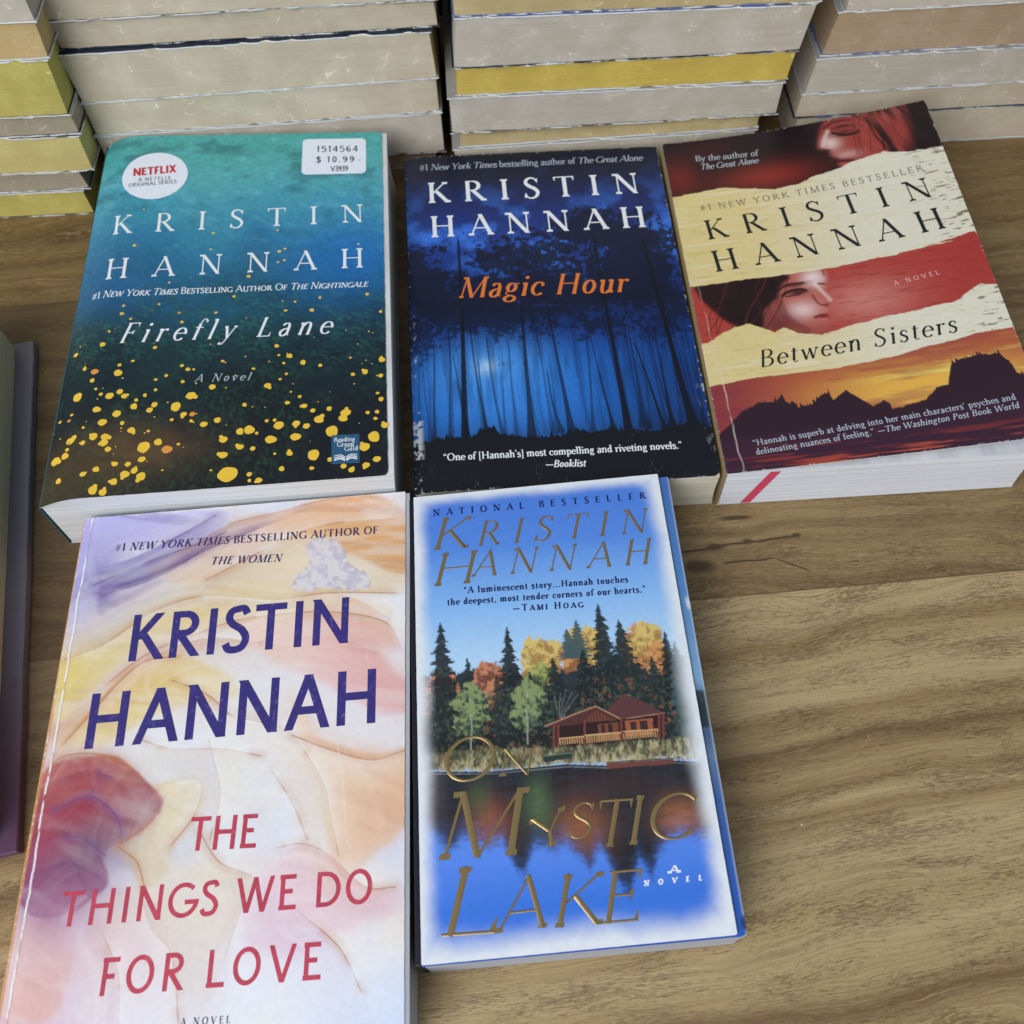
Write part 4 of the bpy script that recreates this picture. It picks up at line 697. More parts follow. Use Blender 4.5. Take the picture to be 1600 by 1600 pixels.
def paint_sis(U, V):
    x, y = U/131, V/203; rough = (fbm(U*.30, V*.55, 51, 4)-.5); frac = fbm(U*.12, V*1.3, 52, 5); fine = fbm(U*.9, V*.9, 53, 3)
    cream = lin((222, 202, 142))+0*U[..., None]; cream = mix(cream, C_((226, 221, 202)), ss(.15, .75, x)*.95); cream = mix(cream, C_((196, 168, 96)), ss(.55, .75, frac)*.45*(1-x*.7)); cream = mix(cream, C_((232, 226, 204)), ss(.6, .8, fbm(U*.05, V*.9, 54, 3))*.5)
    red = lin((176, 66, 58))+0*U[..., None]; red = mix(red, C_((206, 128, 118)), np.exp(-(((x-.58)/.14)**2+((V-120)/12)**2))*.95); red = mix(red, C_((140, 36, 40)), ss(.5, .75, frac)*.45); red = mix(red, C_((166, 54, 52)), ss(.75, 1, x)*.6)
    # upper photograph: dark hair, a bowed face in red light
    top = lin((30, 18, 24))+0*U[..., None]
    top = mix(top, C_((138, 44, 40)), np.exp(-(((U-48)/22)**2+((V-33)/9)**2))); top = mix(top, C_((110, 30, 32)), np.exp(-(((U-6)/9)**2+((V-27)/12)**2))); top = mix(top, C_((66, 20, 26)), np.exp(-(((U-22)/14)**2+((V-10)/10)**2))*.6)
    face = np.array([(82, 1), (79.5, 6), (78, 10), (76.5, 15), (75.8, 19.5), (79, 21.5), (81, 23), (80.5, 26), (83, 28), (84, 30), (82.5, 33), (88, 38), (100, 40), (112, 34), (116, 18), (112, 6), (104, 0)])
    fm = blur(inside(catmull(np.vstack([face, face[:1]]), 4), U, V), 3); sk = lin((158, 62, 56))+0*U[..., None]
    sk = mix(sk, C_((226, 196, 190)), np.exp(-(((U-82)/4.5)**2+((V-17)/5)**2))*.95); sk = mix(sk, C_((214, 168, 160)), np.exp(-(((U-88)/6)**2+((V-27)/3)**2))*.7); sk = mix(sk, C_((92, 30, 34)), np.exp(-(((U-89)/5)**2+((V-11)/2.2)**2))*.95); sk = mix(sk, C_((40, 16, 22)), np.exp(-(((U-90)/6.5)**2+((V-6.5-.03*(U-90)**2)/1.2)**2))*.9)
    sk = mix(sk, C_((36, 16, 20)), np.exp(-(((U-91)/5)**2+((V-13.2)/.8)**2))*.8); sk = mix(sk, C_((112, 30, 36)), np.exp(-(((U-86)/4)**2+((V-31.0)/1.6)**2))*.9); sk = mix(sk, C_((60, 18, 22)), np.exp(-(((U-79)/2)**2+((V-22)/1)**2))*.8); sk = mix(sk, C_((110, 40, 40)), ss(98, 114, U)*.5)
    def stroke(c, pts, wd, col, a): return mix(c, C_(col), ss(wd, wd*.25, linedist(catmull(pts, 5), U, V))*a)
    sk = stroke(sk, [(84.5, 10), (88, 12.4), (93, 13.4), (97, 12)], 1.3, (30, 12, 18), .95); sk = stroke(sk, [(81, 5.5), (87, 2.5), (95, 3)], 1.2, (56, 22, 26), .8); sk = stroke(sk, [(81.5, 29.5), (85, 30.6), (89.5, 31.6)], 1.0, (70, 18, 26), .95); sk = stroke(sk, [(82, 32.8), (86, 33.2)], 1.3, (190, 96, 94), .6); sk = stroke(sk, [(77, 20.5), (80, 21.6)], .8, (70, 24, 26), .9); sk = stroke(sk, [(82.5, 8), (80, 13), (78.2, 18)], 1.6, (232, 206, 200), .55)
    top = top+(sk-top)*fm[..., None]
    hr = random.Random(2)
    for q in range(16):
        a_ = hr.uniform(96, 122); top = stroke(top, [(a_-hr.uniform(0, 6), -1), (a_+hr.uniform(-1, 3), 9), (a_+hr.uniform(1, 7), 20), (a_+hr.uniform(2, 12), 34)], hr.uniform(.35, .9), (26, 12, 16) if q % 3 else (168, 76, 66), hr.uniform(.45, .9))
    for q in range(4): a_ = hr.uniform(90, 98); top = stroke(top, [(a_+6, -1), (a_+4, 12), (a_+hr.uniform(0, 6), 28)], .35, (60, 22, 24), .6)
    hair = ss(.0, .5, np.sin((U-104-V*.18)*1.1+3*fbm(U*.1, V*.05, 55))+.2)
    top = mix(top, C_((40, 16, 20)), hair*ss(4.5, 1.5, np.abs(U-105-V*.16))); top = mix(top, C_((162, 64, 58)), np.exp(-(((U-115-V*.1)/4.5)**2+((V-17)/13)**2))*.85); top = mix(top, C_((176, 90, 84)), ss(.5, .9, hair)*np.exp(-(((U-112)/10)**2+((V-5)/5)**2))*.6); top = mix(top, C_((24, 16, 22)), ss(118, 124, U+.1*V)*.95)
    # second face in the red band, looking right
    f2 = np.array([(30, 92), (58, 96), (62, 103), (60.5, 108), (60.0, 112), (63.5, 117.5), (61.5, 119.5), (58.5, 121), (59.5, 124), (57.5, 126), (58.5, 128.5), (56.5, 133), (53, 138), (30, 140), (16, 130), (18, 105)])
    m2 = blur(inside(catmull(np.vstack([f2, f2[:1]]), 4), U, V), 3); s2 = lin((186, 100, 88))+0*U[..., None]
    s2 = mix(s2, C_((238, 218, 214)), np.exp(-(((U-56)/5)**2+((V-103)/5)**2))*.95); s2 = mix(s2, C_((236, 206, 200)), np.exp(-(((U-47)/7)**2+((V-121)/5)**2))*.9); s2 = mix(s2, C_((44, 18, 22)), np.exp(-(((U-47.5)/5.2)**2+((V-110)/1.7)**2))*.95); s2 = mix(s2, C_((60, 22, 24)), np.exp(-(((U-47)/7)**2+((V-105.8+.02*(U-47)**2)/1.1)**2))*.8)
    s2 = mix(s2, C_((150, 40, 42)), np.exp(-(((U-56)/3.6)**2+((V-126.3)/1.5)**2))*.95); s2 = mix(s2, C_((104, 34, 36)), np.exp(-(((U-58.5)/1.6)**2+((V-120)/1)**2))*.8); s2 = mix(s2, C_((96, 34, 36)), np.exp(-(((U-37)/8)**2+((V-128)/9)**2))*.8)
    s2 = stroke(s2, [(40.5, 111), (44, 108.7), (49, 108.4), (51.3, 109.6)], 1.1, (24, 10, 16), .95); s2 = stroke(s2, [(42, 111.8), (47, 111.6), (50, 110.4)], .7, (60, 24, 26), .9); s2 = stroke(s2, [(39, 107.6), (44, 104.8), (51, 104.9)], 1.1, (44, 20, 22), .9); s2 = stroke(s2, [(57.6, 106.6), (60, 107.4)], .9, (60, 26, 28), .85)
    s2 = stroke(s2, [(56, 107), (58.4, 112), (60.6, 117.2)], 1.5, (238, 214, 206), .5); s2 = stroke(s2, [(53.6, 113), (54.6, 117), (56.4, 119.4), (59.2, 119.6)], .9, (118, 44, 42), .75); s2 = stroke(s2, [(52, 126), (55, 125.2), (59, 126)], .9, (112, 24, 32), .95); s2 = stroke(s2, [(53.5, 127.8), (56.6, 127.9)], .8, (212, 120, 114), .7); s2 = stroke(s2, [(36, 100), (38, 112), (40, 124), (47, 133)], 3.0, (110, 42, 40), .5)
    s2 = mix(s2, C_((112, 44, 42)), ss(44, 34, U)*.6); s2 = mix(s2, C_((128, 52, 48)), ss(126, 136, V)*.55)
    red = red+(s2-red)*m2[..., None]
    hm = blur(inside([(0.5, 96), (44, 94), (46, 101), (41, 105), (38, 112), (31, 118), (29, 128), (19, 127), (12, 121), (4, 108)], U, V), 2)*1.0; red = mix(red, C_((26, 16, 20)), hm*.97); hr = random.Random(5)
    for q in range(12): a_ = hr.uniform(14, 42); red = stroke(red, [(a_+6, 93), (a_+hr.uniform(-2, 3), 104), (a_-hr.uniform(2, 9), 118), (a_-hr.uniform(4, 12), 129)], hr.uniform(.3, .7), (24, 14, 18) if q % 4 else (96, 44, 42), hr.uniform(.4, .8)*.8)
    red = stroke(red, [(57, 95), (60.5, 98), (61, 102)], .8, (90, 40, 40), .6)
    # sunset, stacks of rock and dark water
    t = ss(150, 186, V); sky = mix(lin((168, 74, 58))+0*U[..., None], C_((232, 178, 76)), np.exp(-(((x-.70)/.36)**2+((V-171)/13)**2))*1.1); cl = fbm(U*.03, V*.28, 56, 5)
    sky = mix(sky, C_((236, 214, 108)), ss(.5, .68, cl)*np.exp(-(((x-.8)/.25)**2+((V-164)/12)**2))*.9); sky = mix(sky, C_((150, 62, 66)), ss(.5, .7, fbm(U*.035, V*.25, 57, 4))*.7*(1-.5*x)); sky = mix(sky, C_((128, 44, 58)), ss(.35, 0, x)*.7)
    wv = fbm(U*.05, V*.8, 58, 4); sea = mix(lin((58, 28, 48))+0*U[..., None], C_((146, 52, 46)), ss(.5, .72, wv)*ss(186, 203, V)*.9); sea = mix(sea, C_((206, 96, 58)), ss(.58, .72, wv)*ss(195, 203, V)*.8*ss(.1, .6, x))
    sl = edge_of(S_SKY, U)+1.6*(fbm(U*.6, V*.2, 59, 3)-.5)-2.2*ss(.55, .8, fbm(U*1.1, U*0, 60, 2))*((U > 98) | ((U > 26) & (U < 50)))
    low = mix(sky, C_((48, 26, 40)), ss(-.3, .4, V-sl)); hz = 186-.02*U; low = low+(sea-low)*ss(-.6, 1.0, V-hz)[..., None]
    e1 = edge_of(S_T1, U)+rough*1.6; e2 = edge_of(S_R0, U)+rough*1.2+1.0*ss(.5, .8, frac)*ss(.4, .9, x)*2; e3 = edge_of(S_R1, U)+rough*1.5; e4 = edge_of(S_B0, U)+rough*1.0-1.5*ss(.55, .8, frac)*ss(.4, 1, x)
    c = top; c = c+(cream-c)*ss(-.25, .35, V-e1)[..., None]; c = c+(red-c)*ss(-.25, .3, V-e2)[..., None]; c = c+(cream-c)*ss(-.25, .3, V-e3)[..., None]; c = c+(low-c)*ss(-.25, .3, V-e4)[..., None]
    isc = ((V > e1+.4) & (V < e2-.3)) | ((V > e3+.4) & (V < e4-.3)); c = mix(c, C_((92, 72, 52)), isc*ss(.64, .72, fbm(U*.22, V*1.0, 61, 4)+.16*ss(.75, 1, x)-.12)*ss(.72, .97, x)*.8)
    c = mix(c, C_((232, 216, 206)), ss(.45, .15, np.abs(U-5.6-1.8*(fbm(V*.09, V*0, 62, 4)-.5)-.03*(V-150)))*ss(.30, .6, fbm(U*.3, V*.09, 63, 4))*ss(70, 150, V)*.5)
    c = mix(c, C_((222, 212, 200)), ss(.62, .75, fbm(U*1.2, V*1.2, 64, 3))*ss(.9, .1, np.minimum(np.minimum(U, V), np.minimum(131-U, 203-V)))*.8)
    return c*(.95+.1*fine[..., None])
def paint_thing(U, V):
    x, y = U/132, V/203; n = fbm(U*.03, V*.03, 71, 4); st = fbm(U*.02+V*.03, V*.10-U*.05, 72, 5)
    c = lin((232, 234, 242))+0*U[..., None]; c = mix(c, C_((240, 232, 218)), ss(.4, .7, n)*.8); c = mix(c, C_((204, 210, 236)), ss(.45, .75, fbm(U*.022, V*.022, 73))*.6)
    c = mix(c, C_((176, 170, 224)), ss(.32, .0, x)*ss(.36, .10, y)); c = mix(c, C_((222, 192, 96)), np.exp(-(((x-.02)/.14)**2+((y-.33)/.055)**2))*.9); c = mix(c, C_((206, 150, 100)), np.exp(-(((x-.03)/.10)**2+((y-.44)/.05)**2))*.8)
    c = mix(c, C_((216, 182, 206)), ss(.5, .0, x)*ss(.72, .95, y)*.9); c = mix(c, C_((208, 220, 244)), ss(.6, 1, x)*ss(.8, 1, y)*.8)
    Uw = U+5*(fbm(U*.05, V*.05, 80)-.5); Vw = V+6*(fbm(U*.05, V*.05, 81)-.5)
    def sheet(key, ca, cb, gx, gy, soft, al=1., dark=None, streak=.35):
        p = catmull(np.vstack([SILK[key], SILK[key][:1]]), 5); m = .62*blur(inside(p, Uw, Vw), soft)+.38*blur(inside(p, Uw, Vw), soft*4+5)
        q = np.array(SILK[key]); gu = (U-q[:, 0].min())/(np.ptp(q[:, 0])); gv = (V-q[:, 1].min())/(np.ptp(q[:, 1])); g = np.clip(gu*gx+gv*gy+(.0 if gx+gy > 0 else 1.), 0, 1)
        col = mix(lin(ca)+0*U[..., None], C_(cb), ss(0, 1, g)); s = fbm(gu*1.5+n*2, (gv-gu*.35)*9, 74+len(key), 3); col = mix(col, C_(dark or cb)*.85, ss(.5, .75, s)*streak); col = mix(col, C_((246, 240, 236)), ss(.55, .8, fbm(gu*1.5-n, (gv-gu*.3)*7, 90+len(key), 3))*streak*.8)
        return c+(col-c)*np.clip(m*al, 0, 1)[..., None]
    c = sheet('purple', (186, 178, 228), (92, 78, 158), -.35, .9, 2, 1.15, (84, 70, 150)); c = sheet('cream', (246, 226, 196), (240, 228, 214), .8, .2, 2, .9); c = sheet('orange', (240, 206, 168), (224, 158, 92), .85, .25, 2, .92, (204, 130, 70), .5)
    c = sheet('yellow2', (220, 190, 70), (234, 214, 140), .5, .5, 3, .95, (196, 164, 60)); c = sheet('yellow', (222, 196, 84), (236, 196, 150), .85, .1, 2, .93, (204, 166, 70), .45); c = sheet('pink', (244, 214, 204), (226, 164, 166), .9, .15, 3, .9, (222, 150, 150)); c = sheet('peach', (246, 222, 196), (228, 178, 132), .4, .7, 3, .9, (222, 160, 110))
    c = sheet('gauze', (240, 226, 194), (226, 220, 232), .2, .8, 4, .8); c = sheet('petal', (232, 214, 150), (226, 206, 170), .2, .8, 2, .9, (206, 180, 110)); c = sheet('rose', (232, 200, 216), (226, 184, 196), .6, .4, 5, .85); c = sheet('peach2', (232, 196, 190), (218, 160, 130), .3, .6, 3, .8)
    c = sheet('crimson', (182, 52, 68), (108, 48, 108), .15, .85, 1, 1.25, (120, 34, 62), .4); c = mix(c, C_((168, 40, 60)), np.exp(-(((U-12)/18)**2+((V-117)/13)**2))*.85); c = mix(c, C_((84, 40, 92)), np.exp(-(((U-24)/12)**2+((V-134)/9)**2))*.7)
    c = mix(c, C_((158, 92, 132)), np.exp(-(((U-14)/17)**2+((V-152)/12)**2))*.75); c = mix(c, C_((216, 168, 186)), np.exp(-(((U-34)/24)**2+((V-165)/16)**2))*.45)
    tone = [((108, 92, 170), 14, .6), ((88, 74, 150), 10, .75), ((222, 150, 84), 12, .5), ((226, 176, 112), 10, .5), ((206, 172, 60), 13, .75), ((222, 160, 84), 12, .6), ((204, 140, 70), 9, .7), ((186, 96, 70), 8, .6), ((222, 176, 100), 12, .6), ((220, 190, 110), 9, .5), ((222, 158, 106), 12, .6), ((120, 30, 56), 12, .6), ((118, 62, 110), 10, .5), ((200, 176, 90), 9, .5), ((214, 190, 140), 12, .5), ((216, 140, 130), 9, .5), ((206, 188, 150), 10, .45), ((206, 160, 70), 8, .5), ((230, 160, 120), 10, .5), ((196, 140, 60), 8, .5), ((132, 26, 50), 7, .6), ((120, 28, 62), 7, .6), ((96, 36, 86), 8, .6), ((146, 34, 50), 5, .5), ((98, 40, 96), 9, .5), ((64, 50, 128), 7, .85), ((110, 96, 176), 10, .7), ((214, 206, 226), 14, .6), ((232, 206, 178), 12, .6), ((206, 196, 226), 14, .6), ((214, 190, 204), 12, .6)]
    for i, f in enumerate(FOLDS):
        # each fold is dense colour on one side of its edge, thinning out like gauze, with hair-fine pleats running along it
        p_ = np.array(catmull(f, 6)); d = linedist(p_, U, V); best = np.full(U.shape, 1e9); sd_ = np.zeros(U.shape)
        for a_, b_ in zip(p_[:-1], p_[1:]):
            mx, my = (a_+b_)/2; q_ = np.hypot(U-mx, V-my); k_ = q_ < best; best = np.where(k_, q_, best); sd_ = np.where(k_, (b_[0]-a_[0])*(V-my)-(b_[1]-a_[1])*(U-mx), sd_)
        side = ss(-2., 2., sd_) if i % 3 != 1 else ss(2., -2., sd_)
        tc, wd_, al_ = tone[i % len(tone)]; pl_ = fbm(d*.32+U*.03, V*.03+i, 400+i, 3); ends = ss(0, 10, np.minimum(np.hypot(U-p_[0, 0], V-p_[0, 1]), np.hypot(U-p_[-1, 0], V-p_[-1, 1])))
        g_ = np.exp(-d/wd_*1.3)*side*ends*al_; c = mix(c, C_(tc), g_*(.55+.7*(pl_-.3))); c = mix(c, C_((250, 246, 242)), ss(.5, .8, pl_)*np.exp(-d/wd_*.8)*side*ends*(.30 if i not in (11, 12, 20, 21, 22, 23, 24) else .06)); c = mix(c, C_((250, 248, 246)), np.exp(-d/5.)*(1-side)*ends*(.35 if i not in (11, 12, 20, 21, 22, 23, 24) else .04))
    for i, f in enumerate(FOLDS):
        d = linedist(catmull(f, 6), U, V); w = fbm(U*.06, V*.06, 100+i); c = mix(c, C_((176, 112, 66)) if 1 < i < 20 or i > 26 else C_((96, 60, 110)), ss(.42, .05, d)*(.18+.62*ss(.38, .65, w))); c = mix(c, C_((196, 140, 96)) if 1 < i < 20 or i > 26 else C_((120, 86, 140)), ss(3.5, .2, d)*.28*ss(.4, .6, w))
    tm = inside(TORN, U+2.4*(fbm(U*.35, V*.35, 120, 3)-.5), V+2.4*(fbm(U*.35, V*.35, 121, 3)-.5)); ts = blur(tm, 1); tn = fbm(U*.5, V*.5, 122, 4); c = mix(c, mix(lin((222, 216, 222))+0*U[..., None], C_((194, 190, 212)), ss(.4, .65, tn)), ts*.85); c = mix(c, C_((176, 168, 190)), ts*(1-ts)*2.4*ss(.4, .6, tn))
    # crease along the spine and rubbed edges
    cu = 3.2+1.1*(fbm(V*.05, V*0, 110)-.5)+.5*(fbm(V*.5, V*0, 111)-.5); c = mix(c, C_((240, 240, 242)), ss(.50, .18, np.abs(U-cu))*ss(.34, .5, fbm(U*.6, V*.22, 112))*.95); c = mix(c, C_((120, 96, 110)), ss(.4, .1, np.abs(U-cu-.5))*.35)
    c = mix(c, C_((196, 142, 92)), ss(1.1, .7, U)*ss(60, 90, V)*.8); c = mix(c, C_((236, 238, 240)), ss(.6, .72, fbm(U*1.1, V*1.1, 113, 3))*ss(1.0, .1, np.minimum(U, V))*.9)
    for a, b, cc, dd in [(112, 55, 118, 75), (105, 92, 112, 140), (92, 60, 100, 62)]:
        d = linedist(np.array([(a, b), ((a+cc)/2+1, (b+dd)/2), (cc, dd)]), U, V); c = mix(c, C_((240, 242, 246)), ss(.30, .1, d)*ss(.35, .65, fbm(U*.5, V*.12, 114))*.4)
    return c*(.96+.08*fbm(U*.8, V*.8, 115, 2)[..., None])
def conifer(c, tip, base, u, hw, seed, col, U, V, a=1.):
    t = (V-tip)/(base-tip); lv = fbm(V*.9+seed, V*0, seed, 2); rg_ = fbm(U*.9+seed, V*1.6, seed+1, 4)
    tier = (t*11+.3*np.sin(seed)) % 1.
    w = hw*1.18*np.clip(t, 0, 1)**.8*(.55+.6*tier)*(.45+1.1*rg_)
    m = ss(.5, -.3, np.abs(U-u-.8*(lv-.5))-w)*((t > 0) & (t < 1)); m = np.maximum(m, ss(.35, .05, np.abs(U-u))*((t > -.0) & (t < .12)))
    sh = fbm(U*.7, V*.9, seed+7, 3); cc = mix(lin(col)+0*U[..., None], C_((70, 88, 78)), ss(.5, .8, sh)*.55*(U < u+hw*.3)); return c+(cc-c)*(m*a)[..., None]
def paint_myst(U, V):
    x, y = U/101, V/175; f = fbm(U*.6, V*.6, 121, 3)
    stops = [(0, (72, 122, 216)), (.15, (84, 138, 224)), (.30, (136, 186, 240)), (.42, (178, 212, 242)), (.6, (170, 200, 230)), (.80, (68, 124, 220)), (.95, (56, 114, 216)), (1, (80, 130, 222))]
    c = np.stack([np.interp(y, [s[0] for s in stops], lin([s[1] for s in stops])[:, i]) for i in range(3)], -1)
    far = ss(.0, .5, V-(86-9*fbm(U*.12, U*0, 122)-5*fbm(U*.8, U*0, 123)-2*fbm(U*2.2, U*0, 124)))*((V < 112)); c = mix(c, C_((26, 32, 34)), far*.97)
    pal = [((196, 128, 96), (112, 66, 54)), ((216, 188, 112), (164, 128, 72)), ((208, 150, 90), (142, 92, 60)), ((134, 148, 100), (52, 68, 56)), ((164, 170, 96), (96, 108, 64))]
    def crown(c, u, v, r, k, sd):
        d = np.hypot((U-u)/1.0, (V-v)/1.15)/r; m = ss(.06, -.06, d-1+1.25*(fbm(U*.45, V*.45, sd, 5)-.44)); g = fbm(U*.7, V*.7, sd+3, 5)
        cc = mix(lin(pal[k][1])+0*U[..., None], C_(pal[k][0]), ss(.30, .68, g+.16*(v-V)/r+.05*(u-U)/r)); return c+(cc-c)*m[..., None]
    for i, (u, v, r, k) in enumerate(CROWNS):
        if k in (1, 2, 4, 0): c = crown(c, u, v, r*1.12, k, 130+i)
    dk = [(26, 36, 40), (30, 42, 44), (22, 30, 36)]
    rr_ = random.Random(8)
    for i in range(34): c = conifer(c, rr_.uniform(78, 90), 108, rr_.uniform(6, 97), rr_.uniform(3, 5), 500+i*7, ((20, 28, 30), (30, 42, 40), (16, 22, 26))[i % 3], U, V, .9)
    for i, (u, tip, base, hw) in enumerate(CONIFERS): c = conifer(c, tip, base, u, hw, 160+i*9, dk[i % 3] if i not in (4, 5, 12) else (66, 88, 92), U, V, .97)
    c = mix(c, C_((22, 26, 30)), ss(97, 103, V+3*(f-.5))*(V < 113)*ss(4, 12, U)*.75*ss(98, 90, U))
    lf = fbm(U*.9, V*.9, 360, 4); c = mix(c, C_((92, 104, 76)), ss(.54, .70, lf)*ss(84, 92, V)*(V < 111)*.38); c = mix(c, C_((150, 96, 62)), ss(.60, .74, fbm(U*.8, V*.8, 365, 4))*ss(82, 88, V)*(V < 108)*ss(.45, .6, fbm(U*.09, V*.09, 366))*.6)
    for i, (u, v, r, k) in enumerate(CROWNS):
        if k == 3:
            c = crown(c, u, v, r, k, 300+i); c = mix(c, C_((170, 180, 168)), ss(.45, .15, np.abs(U-u-.3*np.sin(V*.4)))*((V > v-2) & (V < v+r*1.9))*.6)
    for k in range(5):
        p = [(53, 102), (52+k*.7-1.5, 96), (50+k*2.2, 88+abs(k-2))]; c = mix(c, C_((130, 136, 146)), ss(.22, .05, linedist(p, U, V))*.5)
    # log cabin
    def pl(c, poly, col, a=1., s=0):
        m = inside(poly, U, V).astype(float); m = blur(m, 1) if s else m; return mix(c, C_(col), m*a)
    c = pl(c, WALL, (46, 24, 26)); G4 = GLOW
    c = pl(c, [G4[0], G4[1], G4[2], G4[3]], (158, 88, 58)); c = pl(c, [G4[4], G4[5], G4[6], G4[7]], (120, 66, 48))
    for a, b in ((76, 78), (79.4, 82), (65.5, 66.8), (68, 69.4)): c = mix(c, C_((34, 26, 34)), ((U > a) & (U < b) & (V > 102.3) & (V < 106.2))*.9)
    c = pl(c, ROOF_BACK, (92, 54, 56)); c = pl(c, ROOF_FRONT, (84, 48, 46)); c = pl(c, GABLE, (112, 64, 46)); c = mix(c, C_((44, 24, 24)), inside(GABLE, U, V)*ss(.25, .5, np.abs((U*.9) % 1-.5))*.8)
    for a, b in ((0, 1), (1, 2), (2, 3)): c = mix(c, C_((198, 150, 116)), ss(.35, .12, linedist([ROOF_FRONT[a], ROOF_FRONT[b]], U, V))*.75)
    c = mix(c, C_((186, 134, 104)), ss(.35, .1, linedist([ROOF_BACK[5], ROOF_BACK[4]], U, V))*.7)
    for i in range(0, 12, 2): c = mix(c, C_((118, 60, 52)), ss(.5, .3, linedist([POSTS[i], POSTS[i+1]], U, V)))
    for i in range(3):
        q = RAIL[i*4:i*4+4]; m = inside(q, U, V); c = mix(c, C_((206, 162, 112)), m*ss(-.1, .25, np.abs((U*1.15) % 1-.5)-.18)*.9); c = mix(c, C_((214, 172, 124)), ss(.28, .1, linedist([q[0], q[1]], U, V)))
    # bank, boat, jetty
    sh = inside(SHORE, U, V+1.2*(fbm(U*.4, V*.3, 330, 3)-.5)*2); g = fbm(U*.9, V*.35, 331, 4); g = .6*g+.4*fbm(U*1.6, V*.8, 334, 3); gr = mix(lin((70, 72, 54))+0*U[..., None], C_((178, 168, 128)), ss(.34, .70, g+.02*(V-112))); gr = mix(gr, C_((150, 120, 88)), ss(.5, .75, fbm(U*.25, V*.3, 335))*.5); gr = mix(gr, C_((66, 66, 50)), ss(.5, .72, fbm(U*.5, V*.25, 332))*.6*(U < 55)); gr = mix(gr, C_((206, 206, 200)), ss(112.5, 115.5, V-.02*U)*ss(.45, .6, fbm(U*.8, V*1.2, 333))*.8)
    c = c+(gr-c)*blur(sh, 1)[..., None]
    wt = V > np.interp(U, [0, 27, 52, 66, 90, 101], [112.8, 115.3, 115.2, 117.0, 117.5, 119.5]); rp = fbm(U*.12, V*.7, 340, 4)
    ref = mix(lin((34, 38, 48))+0*U[..., None], C_((24, 26, 34)), ss(.45, .7, rp))
    for u, v, ru, rv, col, a in [(24, 133, 7, 8, (168, 92, 66), .75), (55, 137, 9, 9, (170, 104, 66), .7), (89, 137, 8, 7, (176, 110, 66), .85), (41, 128, 4.5, 9, (96, 128, 78), .65), (21, 124, 4, 7, (84, 106, 66), .5), (2, 119, 5, 16, (150, 130, 140), .5), (68, 124, 16, 6, (70, 48, 46), .6)]:
        ref = mix(ref, C_(col), np.exp(-(((U-u+2*(rp-.5))/ru)**2+((V-v)/rv)**2))*a*(.5+.7*rp))
    edge = edge_of(REFL, U)+2.6*(fbm(U*.5, V*1.2, 341, 4)-.5)*2; edge = edge-1.5; bl = np.stack([np.interp(V, [125, 145, 160, 175], lin([(96, 140, 224), (84, 134, 232), (56, 116, 218), (60, 118, 220)])[:, i]) for i in range(3)], -1)
    w = mix(ref, C_((0, 0, 0)), 0*U); w = w+(bl-w)*(ss(-2.5, 4., V-edge)*.8+.2*ss(-9, 3, V-edge))[..., None]; w = w*(1+.5*(fbm(U*.9, V*.05, 342, 3)-.5)*ss(150, 120, V))[..., None]; w = mix(w, C_((196, 206, 222)), ss(.35, .1, np.abs(V-np.interp(U, [0, 27, 52, 66, 90, 101], [113.6, 116, 116, 117.8, 118.3, 120.2])))*.5*rp)
    c = np.where(wt[..., None], w, c); c = pl(c, CANOE, (38, 54, 50)); c = mix(c, C_((110, 128, 116)), ss(.3, .1, linedist([CANOE[1], CANOE[2], CANOE[3]], U, V))*.8); c = pl(c, DOCK, (112, 62, 56)); c = mix(c, C_((60, 34, 36)), inside(DOCK, U, V+.8)*(~inside(DOCK, U, V))*.8)
    # the picture fades out to white paper at its border
    b = np.minimum(np.minimum(U/6.2, (101-U)/7.0), np.minimum(V/5.2, (175-V)/10)); bx = (np.minimum(np.clip(U/6.2, 0, 1.6), np.clip((101-U)/7., 0, 1.6)))*(np.minimum(np.clip(V/5.2, 0, 1.6), np.clip((175-V)/10, 0, 1.6)))/1.6; b = .5*b+.5*bx+.5*(fbm(U*.07, V*.07, 350)-.5); c = mix(c, C_((226, 230, 236)), ss(1.25, .05, b)**1.3)
    return c*(.95+.1*f[..., None])
def paint_step(U, V):
    y = V/175; stops = [(0, (66, 108, 176)), (.3, (80, 130, 186)), (.50, (124, 160, 196)), (.56, (52, 70, 84)), (.62, (66, 92, 130)), (.66, (92, 116, 150)), (.75, (56, 92, 150)), (.9, (42, 88, 172)), (1, (42, 88, 178))]
    c = np.stack([np.interp(y+.012*(fbm(U*.3, V*.3, 360)-.5), [s[0] for s in stops], lin([s[1] for s in stops])[:, i]) for i in range(3)], -1)
    c = mix(c, C_((30, 40, 46)), ss(.0, .8, np.minimum(V-(94-2*fbm(U*.8, V*.1, 361)*2), 106-V))*.85)
    c = mix(c, C_((206, 214, 224)), ss(1.6, .5, np.hypot(U-105.4, (V-57)/2.4))*.9); c = mix(c, C_((200, 208, 220)), ss(.6, .1, 106-U)*.5); c = mix(c, C_((24, 40, 84)), ss(3.0, 1.5, np.hypot((U-106)*1.6, V-171))*.9)
    return c*(.92+.16*fbm(U*.9, V*.9, 362, 2)[..., None])

